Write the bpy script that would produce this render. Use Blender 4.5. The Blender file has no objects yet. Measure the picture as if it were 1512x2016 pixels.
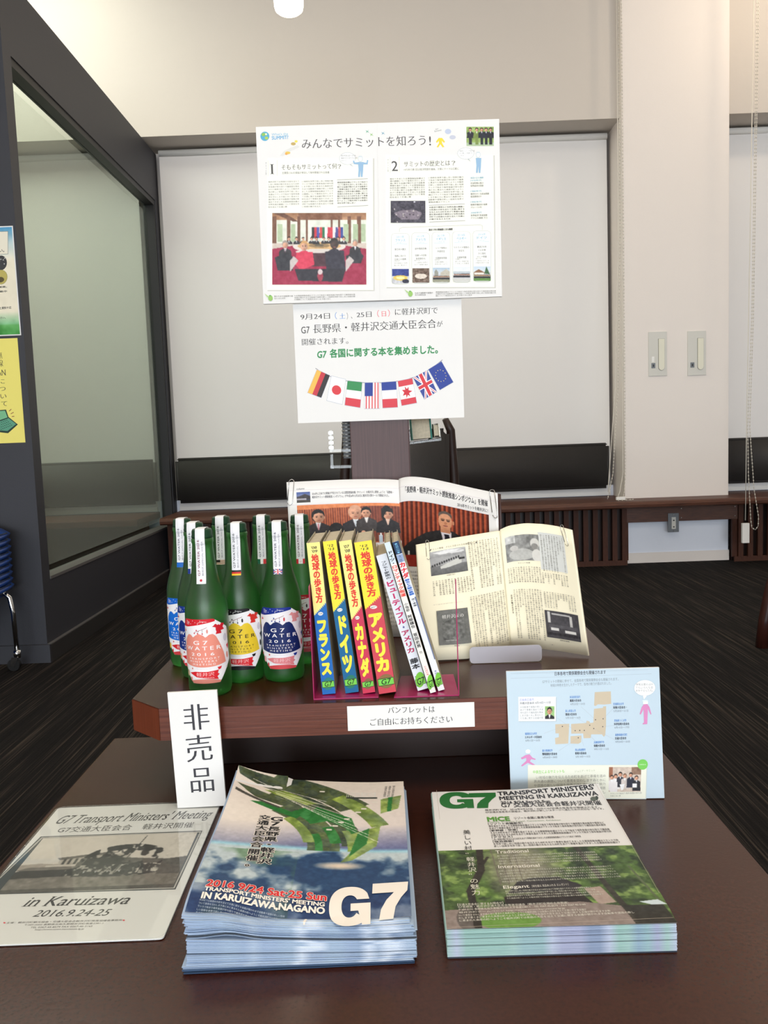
import bpy, bmesh, math, random
import numpy as np
from mathutils import Vector, Matrix
from mathutils.geometry import tessellate_polygon

random.seed(7)
RNG = np.random.default_rng(11)
PI = math.pi
SC = bpy.context.scene
C = SC.collection

# ------------------------------------------------------------------ camera
def make_camera():
    p, r, y = 0.0948, 0.0366, 0.0073            # pitch down, roll, yaw in radians
    F = Vector((0, math.cos(p), -math.sin(p))); U = Vector((0, math.sin(p), math.cos(p))); X = Vector((1, 0, 0))
    Rz = Matrix.Rotation(y, 3, 'Z')
    F, U, X = Rz @ F, Rz @ U, Rz @ X
    X2 = X * math.cos(r) - U * math.sin(r)
    U2 = X * math.sin(r) + U * math.cos(r)
    cd = bpy.data.cameras.new('camera')
    cd.sensor_fit = 'VERTICAL'; cd.sensor_height = 24.0
    cd.lens = 1640.0 / 2016.0 * 24.0
    cd.clip_start = 0.02; cd.clip_end = 100
    co = bpy.data.objects.new('camera', cd); C.objects.link(co)
    m = Matrix((X2, U2, -F)).transposed().to_4x4()
    m.translation = Vector((0, 0, 0.95))
    co.matrix_world = m
    SC.camera = co
make_camera()

# ------------------------------------------------------------------ world, lights, exposure
w = bpy.data.worlds.new('world'); SC.world = w; w.use_nodes = True
bg = w.node_tree.nodes['Background']
bg.inputs[0].default_value = (0.75, 0.87, 1.0, 1); bg.inputs[1].default_value = 1.0
SC.view_settings.view_transform = 'Standard'; SC.view_settings.look = 'None'
SC.view_settings.gamma = 1.0; SC.view_settings.exposure = -0.03
SC.view_settings.use_curve_mapping = False

def area(name, loc, rot, sx, sy, power, col):
    l = bpy.data.lights.new(name, 'AREA'); l.shape = 'RECTANGLE'; l.size = sx; l.size_y = sy
    l.energy = power; l.color = col
    o = bpy.data.objects.new(name, l); C.objects.link(o); o.location = loc; o.rotation_euler = rot
    return o
# daylight through the tall window behind the photographer, soft overhead area lights added for unseen ceiling lamps
area('window_daylight', (0.2, -11.9, 1.80), (PI/2, 0, 0), 8.8, 3.4, 1180, (0.86, 0.93, 1.0))
area('ceiling_fill_light', (0.2, -0.6, 4.15), (0, 0, 0), 3.0, 1.6, 76, (1.0, 0.86, 0.70))
area('ceiling_fill_light', (0.6, 3.0, 4.15), (0, 0, 0), 3.0, 1.2, 28, (1.0, 0.88, 0.74))
area('ceiling_fill_light', (-3.0, 4.4, 4.15), (0, 0, 0), 2.6, 2.0, 100, (0.96, 1.0, 0.86))  # added overhead fill for the room behind the partition glass

# ------------------------------------------------------------------ helpers
def lin(c):
    c = np.asarray(c, float) / 255.0
    return np.where(c <= 0.04045, c / 12.92, ((c + 0.055) / 1.055) ** 2.4)
def L3(c): return tuple(float(v) for v in lin(c))

def tag(o, label=None, cat=None, group=None, kind=None):
    if label: o['label'] = label
    if cat: o['category'] = cat
    if group: o['group'] = group
    if kind: o['kind'] = kind
    return o
def empty(name, loc=(0, 0, 0), rot=(0, 0, 0), label=None, cat=None, group=None):
    o = bpy.data.objects.new(name, None); C.objects.link(o); o.empty_display_size = 0.05
    o.location = loc; o.rotation_euler = rot
    return tag(o, label, cat, group)

class MB:
    """collects shapes and links them as one mesh object"""
    def __init__(s): s.v = []; s.f = []; s.sm = []
    def add(s, vs, fs, smooth=False):
        b = len(s.v); s.v += [tuple(v) for v in vs]
        for f in fs: s.f.append([i + b for i in f]); s.sm.append(smooth)
        return s
    def box(s, x0, x1, y0, y1, z0, z1):
        vs = [(x, y, z) for z in (z0, z1) for y in (y0, y1) for x in (x0, x1)]
        return s.add(vs, [(0, 2, 3, 1), (4, 5, 7, 6), (0, 1, 5, 4), (2, 6, 7, 3), (0, 4, 6, 2), (1, 3, 7, 5)])
    def cbox(s, x0, x1, y0, y1, z0, z1, c=0.002):
        """box with chamfered edges"""
        bm = bmesh.new(); bmesh.ops.create_cube(bm, size=1)
        for v in bm.verts:
            v.co = Vector((x0 + (v.co.x + .5) * (x1 - x0), y0 + (v.co.y + .5) * (y1 - y0), z0 + (v.co.z + .5) * (z1 - z0)))
        bmesh.ops.bevel(bm, geom=bm.edges[:], offset=c, segments=2, affect='EDGES', profile=0.6)
        bm.verts.index_update()
        s.add([v.co.copy() for v in bm.verts], [[v.index for v in f.verts] for f in bm.faces]); bm.free()
        return s
    def prism(s, pts, z0, z1):
        """pts in xy, extruded in z"""
        n = len(pts)
        vs = [(x, y, z0) for x, y in pts] + [(x, y, z1) for x, y in pts]
        fs = [tuple(range(n - 1, -1, -1)), tuple(range(n, 2 * n))] + [(i, (i + 1) % n, n + (i + 1) % n, n + i) for i in range(n)]
        return s.add(vs, fs)
    def prism_y(s, pts, y0, y1):
        """pts in xz, extruded in y"""
        n = len(pts)
        vs = [(x, y0, z) for x, z in pts] + [(x, y1, z) for x, z in pts]
        fs = [tuple(range(n)), tuple(range(2 * n - 1, n - 1, -1))] + [(i, n + i, n + (i + 1) % n, (i + 1) % n) for i in range(n)]
        return s.add(vs, fs)
    def tube(s, pts, r, n=8, closed=False):
        pts = [Vector(p) for p in pts]; m = len(pts); rings = []
        up = Vector((0, 0, 1)); prev = None
        for i, p in enumerate(pts):
            if closed: t = (pts[(i + 1) % m] - pts[i - 1])
            else: t = pts[min(i + 1, m - 1)] - pts[max(i - 1, 0)]
            t.normalize()
            if prev is None:
                a = up if abs(t.z) < .9 else Vector((1, 0, 0))
                nrm = (a - t * a.dot(t)).normalized()
            else: nrm = (prev - t * prev.dot(t)).normalized()
            prev = nrm; b = t.cross(nrm)
            rr = float(np.interp(i / (m - 1), np.linspace(0, 1, len(r)), r)) if isinstance(r, (list, tuple)) else r
            rings.append([p + nrm * math.cos(2 * PI * k / n) * rr + b * math.sin(2 * PI * k / n) * rr for k in range(n)])
        vs = [v for g in rings for v in g]; fs = []
        for i in range(m if closed else m - 1):
            j = (i + 1) % m
            for k in range(n): fs.append((i * n + k, i * n + (k + 1) % n, j * n + (k + 1) % n, j * n + k))
        if not closed: fs += [tuple(range(n - 1, -1, -1)), tuple((m - 1) * n + k for k in range(n))]
        return s.add(vs, fs, True)
    def lathe(s, prof, n=48, c=(0, 0)):
        vs = []; fs = []; rows = []
        for r, z in prof:
            if r < 1e-6: rows.append([len(vs)]); vs.append((c[0], c[1], z))
            else:
                rows.append(list(range(len(vs), len(vs) + n)))
                vs += [(c[0] + r * math.cos(2 * PI * k / n), c[1] + r * math.sin(2 * PI * k / n), z) for k in range(n)]
        for a, b in zip(rows[:-1], rows[1:]):
            for k in range(n):
                k2 = (k + 1) % n
                if len(a) == 1 and len(b) == 1: break
                if len(a) == 1: fs.append((a[0], b[k2], b[k]))
                elif len(b) == 1: fs.append((a[k], a[k2], b[0]))
                else: fs.append((a[k], a[k2], b[k2], b[k]))
        return s.add(vs, fs, True)
    def grid(s, P, smooth=True):
        """P: array (m,n,3)"""
        m, n = len(P), len(P[0])
        vs = [tuple(P[i][j]) for i in range(m) for j in range(n)]
        fs = [(i * n + j, i * n + j + 1, (i + 1) * n + j + 1, (i + 1) * n + j) for i in range(m - 1) for j in range(n - 1)]
        return s.add(vs, fs, smooth)
    def build(s, name, mat, parent=None, fix=True):
        me = bpy.data.meshes.new(name); me.from_pydata(s.v, [], s.f)
        if fix:
            bm = bmesh.new(); bm.from_mesh(me); bmesh.ops.recalc_face_normals(bm, faces=bm.faces[:]); bm.to_mesh(me); bm.free()
        me.polygons.foreach_set('use_smooth', s.sm)
        if mat: me.materials.append(mat)
        me.update()
        o = bpy.data.objects.new(name, me); C.objects.link(o)
        if parent: o.parent = parent
        return o
def struct(mb, name, mat): return tag(mb.build(name, mat), kind='structure')
def copy_tree(o, parent=None):
    c = o.copy(); C.objects.link(c)
    if parent: c.parent = parent
    for ch in list(o.children): copy_tree(ch, c)
    return c

# ------------------------------------------------------------------ materials
def newmat(name):
    m = bpy.data.materials.new(name); m.use_nodes = True
    nt = m.node_tree; b = nt.nodes['Principled BSDF']
    return m, nt, b
def mat(name, col, rough=0.6, metal=0.0, spec=0.5, bump=0.0, bscale=60.0, vary=0.0, vscale=8.0, coat=0.0, trans=0.0, ior=1.45):
    m, nt, b = newmat(name)
    b.inputs['Base Color'].default_value = (*L3(col), 1); b.inputs['Roughness'].default_value = rough
    b.inputs['Metallic'].default_value = metal; b.inputs['Specular IOR Level'].default_value = spec
    b.inputs['Coat Weight'].default_value = coat; b.inputs['Transmission Weight'].default_value = trans; b.inputs['IOR'].default_value = ior
    tc = nt.nodes.new('ShaderNodeTexCoord')
    if bump:
        n = nt.nodes.new('ShaderNodeTexNoise'); n.inputs['Scale'].default_value = bscale; n.inputs['Detail'].default_value = 4
        bp = nt.nodes.new('ShaderNodeBump'); bp.inputs['Strength'].default_value = bump; bp.inputs['Distance'].default_value = 0.01
        nt.links.new(tc.outputs['Object'], n.inputs['Vector']); nt.links.new(n.outputs['Fac'], bp.inputs['Height'])
        nt.links.new(bp.outputs['Normal'], b.inputs['Normal'])
    if vary:
        n = nt.nodes.new('ShaderNodeTexNoise'); n.inputs['Scale'].default_value = vscale; n.inputs['Detail'].default_value = 5
        r = nt.nodes.new('ShaderNodeValToRGB'); c = np.array(L3(col))
        r.color_ramp.elements[0].position = .3; r.color_ramp.elements[1].position = .7
        r.color_ramp.elements[0].color = (*[float(x) for x in c * (1 - vary)], 1)
        r.color_ramp.elements[1].color = (*[float(min(1, x)) for x in c * (1 + vary)], 1)
        nt.links.new(tc.outputs['Object'], n.inputs['Vector']); nt.links.new(n.outputs['Fac'], r.inputs['Fac'])
        nt.links.new(r.outputs['Color'], b.inputs['Base Color'])
    return m
def wood(name, c1, c2, scale=(2, 60, 60), rough=0.35, rv=0.0, spec=0.5, coat=0.0):
    m, nt, b = newmat(name)
    tc = nt.nodes.new('ShaderNodeTexCoord'); mp = nt.nodes.new('ShaderNodeMapping'); mp.inputs['Scale'].default_value = scale
    n = nt.nodes.new('ShaderNodeTexNoise'); n.inputs['Scale'].default_value = 4; n.inputs['Detail'].default_value = 8; n.inputs['Roughness'].default_value = .65
    r = nt.nodes.new('ShaderNodeValToRGB'); r.color_ramp.elements[0].position = .36; r.color_ramp.elements[1].position = .66
    r.color_ramp.elements[0].color = (*L3(c1), 1); r.color_ramp.elements[1].color = (*L3(c2), 1)
    bp = nt.nodes.new('ShaderNodeBump'); bp.inputs['Strength'].default_value = .08; bp.inputs['Distance'].default_value = 0.002
    nt.links.new(tc.outputs['Object'], mp.inputs['Vector']); nt.links.new(mp.outputs['Vector'], n.inputs['Vector'])
    nt.links.new(n.outputs['Fac'], r.inputs['Fac']); nt.links.new(r.outputs['Color'], b.inputs['Base Color'])
    nt.links.new(n.outputs['Fac'], bp.inputs['Height']); nt.links.new(bp.outputs['Normal'], b.inputs['Normal'])
    b.inputs['Roughness'].default_value = rough; b.inputs['Specular IOR Level'].default_value = spec; b.inputs['Coat Weight'].default_value = coat
    return m
def carpet_mat():
    m, nt, b = newmat('carpet')
    tc = nt.nodes.new('ShaderNodeTexCoord')
    mp = nt.nodes.new('ShaderNodeMapping'); mp.inputs['Scale'].default_value = (125, 1.3, 1)
    n = nt.nodes.new('ShaderNodeTexNoise'); n.inputs['Scale'].default_value = 1.0; n.inputs['Detail'].default_value = 3; n.inputs['Roughness'].default_value = .7
    r = nt.nodes.new('ShaderNodeValToRGB')
    e = r.color_ramp.elements
    e[0].position = .40; e[0].color = (*L3((16, 14, 14)), 1); e[1].position = .54; e[1].color = (*L3((27, 24, 23)), 1)
    a = e.new(.62); a.color = (*L3((56, 49, 43)), 1); a = e.new(.74); a.color = (*L3((88, 77, 66)), 1)
    n2 = nt.nodes.new('ShaderNodeTexNoise'); n2.inputs['Scale'].default_value = 350; n2.inputs['Detail'].default_value = 2
    bp = nt.nodes.new('ShaderNodeBump'); bp.inputs['Strength'].default_value = .6; bp.inputs['Distance'].default_value = 0.004
    nt.links.new(tc.outputs['Object'], mp.inputs['Vector']); nt.links.new(mp.outputs['Vector'], n.inputs['Vector'])
    nt.links.new(tc.outputs['Object'], n2.inputs['Vector'])
    nt.links.new(n.outputs['Fac'], r.inputs['Fac']); nt.links.new(r.outputs['Color'], b.inputs['Base Color'])
    nt.links.new(n2.outputs['Fac'], bp.inputs['Height']); nt.links.new(bp.outputs['Normal'], b.inputs['Normal'])
    b.inputs['Roughness'].default_value = .95; b.inputs['Specular IOR Level'].default_value = .15
    return m
def film_mat(name, tint, haze, hazecol, rough=.25, ior=1.10):
    """coated glass: mostly see-through with a share of milky scatter"""
    m = bpy.data.materials.new(name); m.use_nodes = True; nt = m.node_tree; nt.nodes.clear()
    out = nt.nodes.new('ShaderNodeOutputMaterial'); t = nt.nodes.new('ShaderNodeBsdfTransparent'); t.inputs[0].default_value = (*tint, 1)
    d = nt.nodes.new('ShaderNodeBsdfDiffuse'); d.inputs[0].default_value = (*hazecol, 1)
    g = nt.nodes.new('ShaderNodeBsdfGlossy'); g.inputs['Roughness'].default_value = rough
    fr = nt.nodes.new('ShaderNodeFresnel'); fr.inputs[0].default_value = ior
    mx = nt.nodes.new('ShaderNodeMixShader'); mx.inputs[0].default_value = haze
    mx2 = nt.nodes.new('ShaderNodeMixShader')
    ge = nt.nodes.new('ShaderNodeNewGeometry'); ff = nt.nodes.new('ShaderNodeMath'); ff.operation = 'MULTIPLY'; inv = nt.nodes.new('ShaderNodeMath'); inv.operation = 'SUBTRACT'; inv.inputs[0].default_value = 1.0
    nt.links.new(ge.outputs['Backfacing'], inv.inputs[1]); nt.links.new(fr.outputs[0], ff.inputs[0]); nt.links.new(inv.outputs[0], ff.inputs[1])
    nt.links.new(t.outputs[0], mx.inputs[1]); nt.links.new(d.outputs[0], mx.inputs[2])
    nt.links.new(ff.outputs[0], mx2.inputs[0]); nt.links.new(mx.outputs[0], mx2.inputs[1]); nt.links.new(g.outputs[0], mx2.inputs[2])
    nt.links.new(mx2.outputs[0], out.inputs[0])
    return m
def emis(name, col, s):
    m, nt, b = newmat(name)
    b.inputs['Base Color'].default_value = (*col, 1); b.inputs['Emission Color'].default_value = (*col, 1); b.inputs['Emission Strength'].default_value = s
    return m
def ink_mat(name='printed_ink', rough=.5, spec=.3):
    m, nt, b = newmat(name)
    a = nt.nodes.new('ShaderNodeAttribute'); a.attribute_name = 'ink'
    nt.links.new(a.outputs['Color'], b.inputs['Base Color']); b.inputs['Roughness'].default_value = rough; b.inputs['Specular IOR Level'].default_value = spec
    return m

M = dict(
    carpet=carpet_mat(),
    wall=mat('wall_white', (230, 222, 215), .8, bump=.05, bscale=250), bulk=mat('bulkhead_tone', (202, 194, 185), .8, bump=.05, bscale=250),  # bulkhead: the wall finish in a darker tone
    wallcool=mat('cool_lit_white', (226, 231, 242), .7),  # white with the bluish daylight put into its colour
    blind=mat('blind_fabric', (227, 224, 221), .85, bump=.05, bscale=400),
    ceil=mat('ceiling_white', (225, 220, 212), .85),
    dark=mat('partition_dark', (50, 51, 57), .55, bump=.05, bscale=200),
    darker=mat('partition_reveal', (32, 32, 33), .5),
    base=mat('baseboard_grey', (92, 90, 90), .5), basedark=mat('baseboard_dark', (44, 43, 43), .5),
    walnut=wood('bench_wood', (62, 31, 18), (96, 54, 33), (3, 50, 50), .5),
    walnut_v=wood('slat_wood', (58, 31, 20), (80, 45, 30), (50, 50, 3), .6, spec=.25),
    table=wood('table_veneer', (56, 26, 16), (66, 32, 20), (60, 60, 2), .27, spec=.30),
    edge=wood('table_edge', (80, 35, 22), (106, 54, 37), (1.5, 60, 90), .30),
    redge=wood('table_chamfer', (98, 46, 28), (112, 54, 34), (60, 60, 2), .35),
    core=mat('core_dark', (38, 20, 14), .45),
    post=wood('post_veneer', (66, 43, 42), (82, 56, 55), (90, 60, 1.5), .5),
    postside=mat('post_side', (55, 26, 22), .5),
    leather=mat('black_leatherette', (50, 48, 47), .45, bump=.15, bscale=300),
    chairwood=wood('chair_wood', (44, 20, 14), (62, 28, 20), (30, 30, 3), .35),
    paper=mat('paper_white', (234, 233, 231), .6, spec=.3),
    card=mat('card_edge', (232, 226, 214), .7),
    cream=mat('paper_cream', (253, 245, 217), .65, spec=.3),
    pages=mat('page_block', (196, 184, 160), .8, vary=.12, vscale=200),
    chrome=mat('chrome', (200, 200, 200), .12, metal=1),
    steel=mat('steel_wire', (190, 190, 188), .25, metal=1),
    plate=mat('panel_grey', (206, 204, 196), .5),
    platein=mat('panel_cream', (222, 219, 200), .45),
    outlet=mat('outlet_grey', (110, 114, 118), .4, metal=.4),
    white=mat('white_plastic', (232, 230, 225), .4),
    cord=mat('cord_white', (214, 208, 196), .6),
    blue=mat('blue_plastic', (8, 60, 140), .3, coat=.3),
    black=mat('black_plastic', (18, 18, 18), .4),
    magenta=mat('magenta_steel', (168, 22, 92), .35, coat=.3),
    teal=mat('teal_cloth', (18, 110, 96), .6),
    yellow=mat('yellow_paper', (240, 228, 120), .7),
    ink=ink_mat(),
    inkgloss=ink_mat('printed_gloss', .28, .5),
    lamp=emis('lamp_glow', (1.0, .93, .80), 9.0),
)
def acrylic():
    m, nt, b = newmat('clear_acrylic')
    b.inputs['Base Color'].default_value = (.93, .97, .96, 1); b.inputs['Transmission Weight'].default_value = 1; b.inputs['Roughness'].default_value = .03; b.inputs['IOR'].default_value = 1.35
    return m
M['acrylic'] = film_mat('clear_acrylic', (.975, .985, .98), .015, (.8, .85, .85), .03, 1.45)
M['acrylic_edge'] = acrylic()
def glass_green():
    m, nt, b = newmat('frosted_green_glass')
    b.inputs['Base Color'].default_value = (0.065, 0.38, 0.07, 1); b.inputs['Transmission Weight'].default_value = .94
    b.inputs['Roughness'].default_value = .40; b.inputs['IOR'].default_value = 1.38; b.inputs['Specular IOR Level'].default_value = .35
    b.inputs['Coat Weight'].default_value = .6; b.inputs['Coat Roughness'].default_value = .42
    tc = nt.nodes.new('ShaderNodeTexCoord'); n = nt.nodes.new('ShaderNodeTexNoise'); n.inputs['Scale'].default_value = 900
    bp = nt.nodes.new('ShaderNodeBump'); bp.inputs['Strength'].default_value = .06; bp.inputs['Distance'].default_value = .001
    nt.links.new(tc.outputs['Object'], n.inputs['Vector']); nt.links.new(n.outputs['Fac'], bp.inputs['Height']); nt.links.new(bp.outputs['Normal'], b.inputs['Normal'])
    return m
M['bottle'] = glass_green()
M['cap'] = mat('bottle_cap_green', (20, 62, 38), .4, metal=.2)

# ------------------------------------------------------------------ lettering: glyph outlines of Blender's own font as flat triangles
_cu = bpy.data.curves.new('lettering', 'FONT'); _cu.resolution_u = 3; _cu.fill_mode = 'FRONT'
_fo = bpy.data.objects.new('lettering', _cu)
_gc = {}
def glyphs(s, off=0.0, serif=False):
    k = (s, round(off, 4), serif)
    if k in _gc: return _gc[k]
    if off > .004 and not serif:                 # heavier weight: the outline repeated round a small circle
        v, t = glyphs(s, 0.0); nd = 4 if off < .018 else (8 if off < .055 else 14); r = off * 1.05; V = [v]; T = [t]
        for i in range(nd):
            a = 2 * PI * (i + .5) / nd; V.append(v + [r * math.cos(a), r * math.sin(a), i + 1]); T.append(t + len(v) * (i + 1))
        _gc[k] = (np.concatenate(V), np.concatenate(T)) if len(v) else (v, t)
        return _gc[k]
    _cu.body = s; _cu.offset = min(off, 0) - (.011 if serif and any(ord(ch) >= 400 for ch in s) else 0)
    me = _fo.to_mesh(); n = len(me.vertices)
    v = np.zeros(n * 3, np.float32); me.vertices.foreach_get('co', v); v = v.reshape(-1, 3)[:, :2].astype(float)
    me.calc_loop_triangles(); t = np.zeros(len(me.loop_triangles) * 3, np.int32); me.loop_triangles.foreach_get('vertices', t); t = t.reshape(-1, 3)
    _fo.to_mesh_clear()
    lv = np.zeros(len(v))
    if serif and n:
        lv = np.repeat([0, 1, 2], n)
        V = [v + [d, 0] for d in ((-.016, 0, .016) if any(ord(ch) >= 400 for ch in s) else (-.007, 0, .007))]; T = [t, t + n, t + 2 * n]; n3 = 3 * n
        if all(ord(ch) < 400 for ch in s):           # small feet on the stems of Latin letters
            from collections import Counter
            cnt = Counter(); 
            for a, b, c in t:
                for e in ((a, b), (b, c), (c, a)): cnt[tuple(sorted((int(e[0]), int(e[1]))))] += 1
            ex = []
            for (a, b), q in cnt.items():
                if q != 1: continue
                A, B = v[a], v[b]
                if abs(A[1] - B[1]) < .004 and .02 < abs(A[0] - B[0]) < .12:
                    y = (A[1] + B[1]) / 2
                    for yy, sg in ((.016, 1), (.53 - .016, -1), (.69 - .016, -1), (.74, -1)):
                        if abs(y - yy) < .02:
                            x0, x1 = sorted((A[0], B[0])); ex.append((x0 - .065, x1 + .065, y, y + sg * .028))
            for x0, x1, y0, y1 in ex:
                V.append(np.array([[x0, y0], [x1, y0], [x1, y1], [x0, y1]])); T.append(np.array([[0, 1, 2], [0, 2, 3]]) + n3); n3 += 4; lv = np.r_[lv, [3] * 4]
        v = np.concatenate(V); t = np.concatenate(T)
    _gc[k] = (np.column_stack([v, lv]), t)
    return _gc[k]

# ------------------------------------------------------------------ small raster painter for printed pictures
def vnoise(h, w, sc, seed=0, oct=3):
    r = np.random.default_rng(seed); out = np.zeros((h, w)); amp = 1; tot = 0
    for o in range(oct):
        gx, gy = max(2, int(sc * 2 ** o)) + 1, max(2, int(sc * h / w * 2 ** o)) + 1
        g = r.random((gy, gx)); xs = np.linspace(0, gx - 1.001, w); ys = np.linspace(0, gy - 1.001, h)
        xi = xs.astype(int); yi = ys.astype(int); fx = xs - xi; fy = ys - yi
        fx = fx * fx * (3 - 2 * fx); fy = fy * fy * (3 - 2 * fy)
        a = g[yi][:, xi] * (1 - fx) + g[yi][:, xi + 1] * fx; b = g[yi + 1][:, xi] * (1 - fx) + g[yi + 1][:, xi + 1] * fx
        out += amp * (a * (1 - fy)[:, None] + b * fy[:, None]); tot += amp; amp *= .5
    return out / tot
class Cv:
    """canvas, x right, y down, both 0..1"""
    def __init__(s, w, h, col=(255, 255, 255)):
        s.w, s.h = w, h; s.a = np.ones((h, w, 3)) * np.array(col, float)
        s.X, s.Y = np.meshgrid((np.arange(w) + .5) / w, (np.arange(h) + .5) / h)
    def fill(s, m, col): s.a[m] = col; return s
    def blend(s, m, col): s.a = s.a * (1 - m[..., None]) + np.array(col, float) * m[..., None]; return s
    def rect(s, x0, y0, x1, y1, col): return s.fill((s.X >= x0) & (s.X < x1) & (s.Y >= y0) & (s.Y < y1), col)
    def ell(s, x, y, rx, ry, col): return s.fill(((s.X - x) / rx) ** 2 + ((s.Y - y) / ry) ** 2 < 1, col)
    def poly(s, pts, col):
        m = np.zeros((s.h, s.w), bool); n = len(pts)
        for i in range(n):
            (x0, y0), (x1, y1) = pts[i], pts[(i + 1) % n]
            if y0 == y1: continue
            c = ((s.Y >= min(y0, y1)) & (s.Y < max(y0, y1))) & (s.X < (x1 - x0) * (s.Y - y0) / (y1 - y0) + x0)
            m ^= c
        return s.fill(m, col)
    def line(s, x0, y0, x1, y1, wd, col):
        dx, dy = x1 - x0, y1 - y0; l2 = dx * dx + dy * dy + 1e-12
        t = np.clip(((s.X - x0) * dx + (s.Y - y0) * dy) / l2, 0, 1)
        return s.fill((s.X - x0 - t * dx) ** 2 + (s.Y - y0 - t * dy) ** 2 < wd * wd / 4, col)
    def noise(s, sc, amp, seed=0, m=None):
        n = (vnoise(s.h, s.w, sc, seed) - .5) * 2 * amp
        if m is not None: n = n * m
        s.a += n[..., None]; return s
    def vgrad(s, y0, y1, c0, c1, x0=0, x1=1):
        t = np.clip((s.Y - y0) / (y1 - y0), 0, 1)[..., None]; m = (s.X >= x0) & (s.X < x1) & (s.Y >= y0) & (s.Y < y1)
        g = np.array(c0, float) * (1 - t) + np.array(c1, float) * t; s.a[m] = g[m]; return s
    def person(s, x, y, k, asp=1.0, hair=(25, 20, 20), skin=(226, 166, 134), suit=(34, 32, 36), shirt=(235, 235, 240), tie=None, face=0, body=2.6):
        """head centre x,y; k = head half height"""
        kx = k * .8 / asp
        s.poly([(x - kx * 2.4, y + k * body), (x - kx * 2.1, y + k * 1.7), (x - kx * .7, y + k * 1.05), (x + kx * .7, y + k * 1.05), (x + kx * 2.1, y + k * 1.7), (x + kx * 2.4, y + k * body)], suit)
        s.poly([(x - kx * .45, y + k * .9), (x + kx * .45, y + k * .9), (x + kx * .1, y + k * 2.1), (x - kx * .1, y + k * 2.1)], shirt)
        if tie: s.poly([(x - kx * .12, y + k * 1.15), (x + kx * .12, y + k * 1.15), (x + kx * .16, y + k * 2.2), (x - kx * .16, y + k * 2.2)], tie)
        s.ell(x, y - k * .12, kx * 1.12, k * 1.08, hair)
        fx_, fy_ = x + (face or 0) * kx * .2, y + k * .15
        for d in (-1, 1): s.ell(fx_ + d * kx * .92, fy_ + k * .05, kx * .14, k * .2, tuple(int(v * .86) for v in skin))
        s.ell(fx_, fy_, kx * .92, k * .88, skin)
        m = (((s.X - fx_) / (kx * .92)) ** 2 + ((s.Y - fy_) / (k * .88)) ** 2 < 1) * np.clip((s.X - fx_) / kx * .5 + .25 + (s.Y - fy_) / k * .25, 0, .55); s.blend(m, tuple(int(v * .62) for v in skin))
        s.poly([(x - kx * 1.0, y - k * .15), (x - kx * .8, y - k * .95), (x, y - k * 1.22), (x + kx * .8, y - k * .95), (x + kx * 1.0, y - k * .15), (fx_ + kx * .62, y - k * .48), (fx_, y - k * .62), (fx_ - kx * .62, y - k * .45)], hair)
        s.line(x - kx * .45, y + k * 1.15, x - kx * .1, y + k * 2.2, kx * .12, tuple(min(255, int(v * 1.6 + 10)) for v in suit)); s.line(x + kx * .45, y + k * 1.15, x + kx * .1, y + k * 2.2, kx * .12, tuple(min(255, int(v * 1.6 + 10)) for v in suit))
        if face is not None and k * s.h > 9:
            fx = x + face * kx * .25
            for d in (-.38, .38):
                s.ell(fx + d * kx, y + k * .08, kx * .16, k * .07, (60, 40, 35)); s.rect(fx + d * kx - kx * .22, y - k * .13, fx + d * kx + kx * .22, y - k * .07, (70, 45, 38))
            s.ell(fx, y + k * .34, kx * .12, k * .13, tuple(int(v * .85) for v in skin)); s.ell(fx, y + k * .62, kx * .3, k * .06, (170, 85, 75))
        return s
    def gray(s, lo=0, hi=255):
        g = s.a @ np.array([.3, .59, .11]); g = lo + (hi - lo) * np.clip(g, 0, 255) / 255; s.a = np.repeat(g[..., None], 3, 2); return s
    def soft(s, n=1, grain=9, seed=77):
        for _ in range(n):
            a = np.pad(s.a, ((1, 1), (1, 1), (0, 0)), 'edge'); s.a = (4 * a[1:-1, 1:-1] + a[:-2, 1:-1] + a[2:, 1:-1] + a[1:-1, :-2] + a[1:-1, 2:]) / 8
        g = (vnoise(s.h, s.w, s.w / 6, seed, 3) - .5) * 2 * grain * 1.6; s.a = s.a + g[..., None] * (.4 + .6 * (s.a.mean(-1, keepdims=True) < 200)); return s
    def fade(s, f, col=(255, 255, 255)): s.a = s.a * (1 - f) + np.array(col, float) * f; return s

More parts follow.
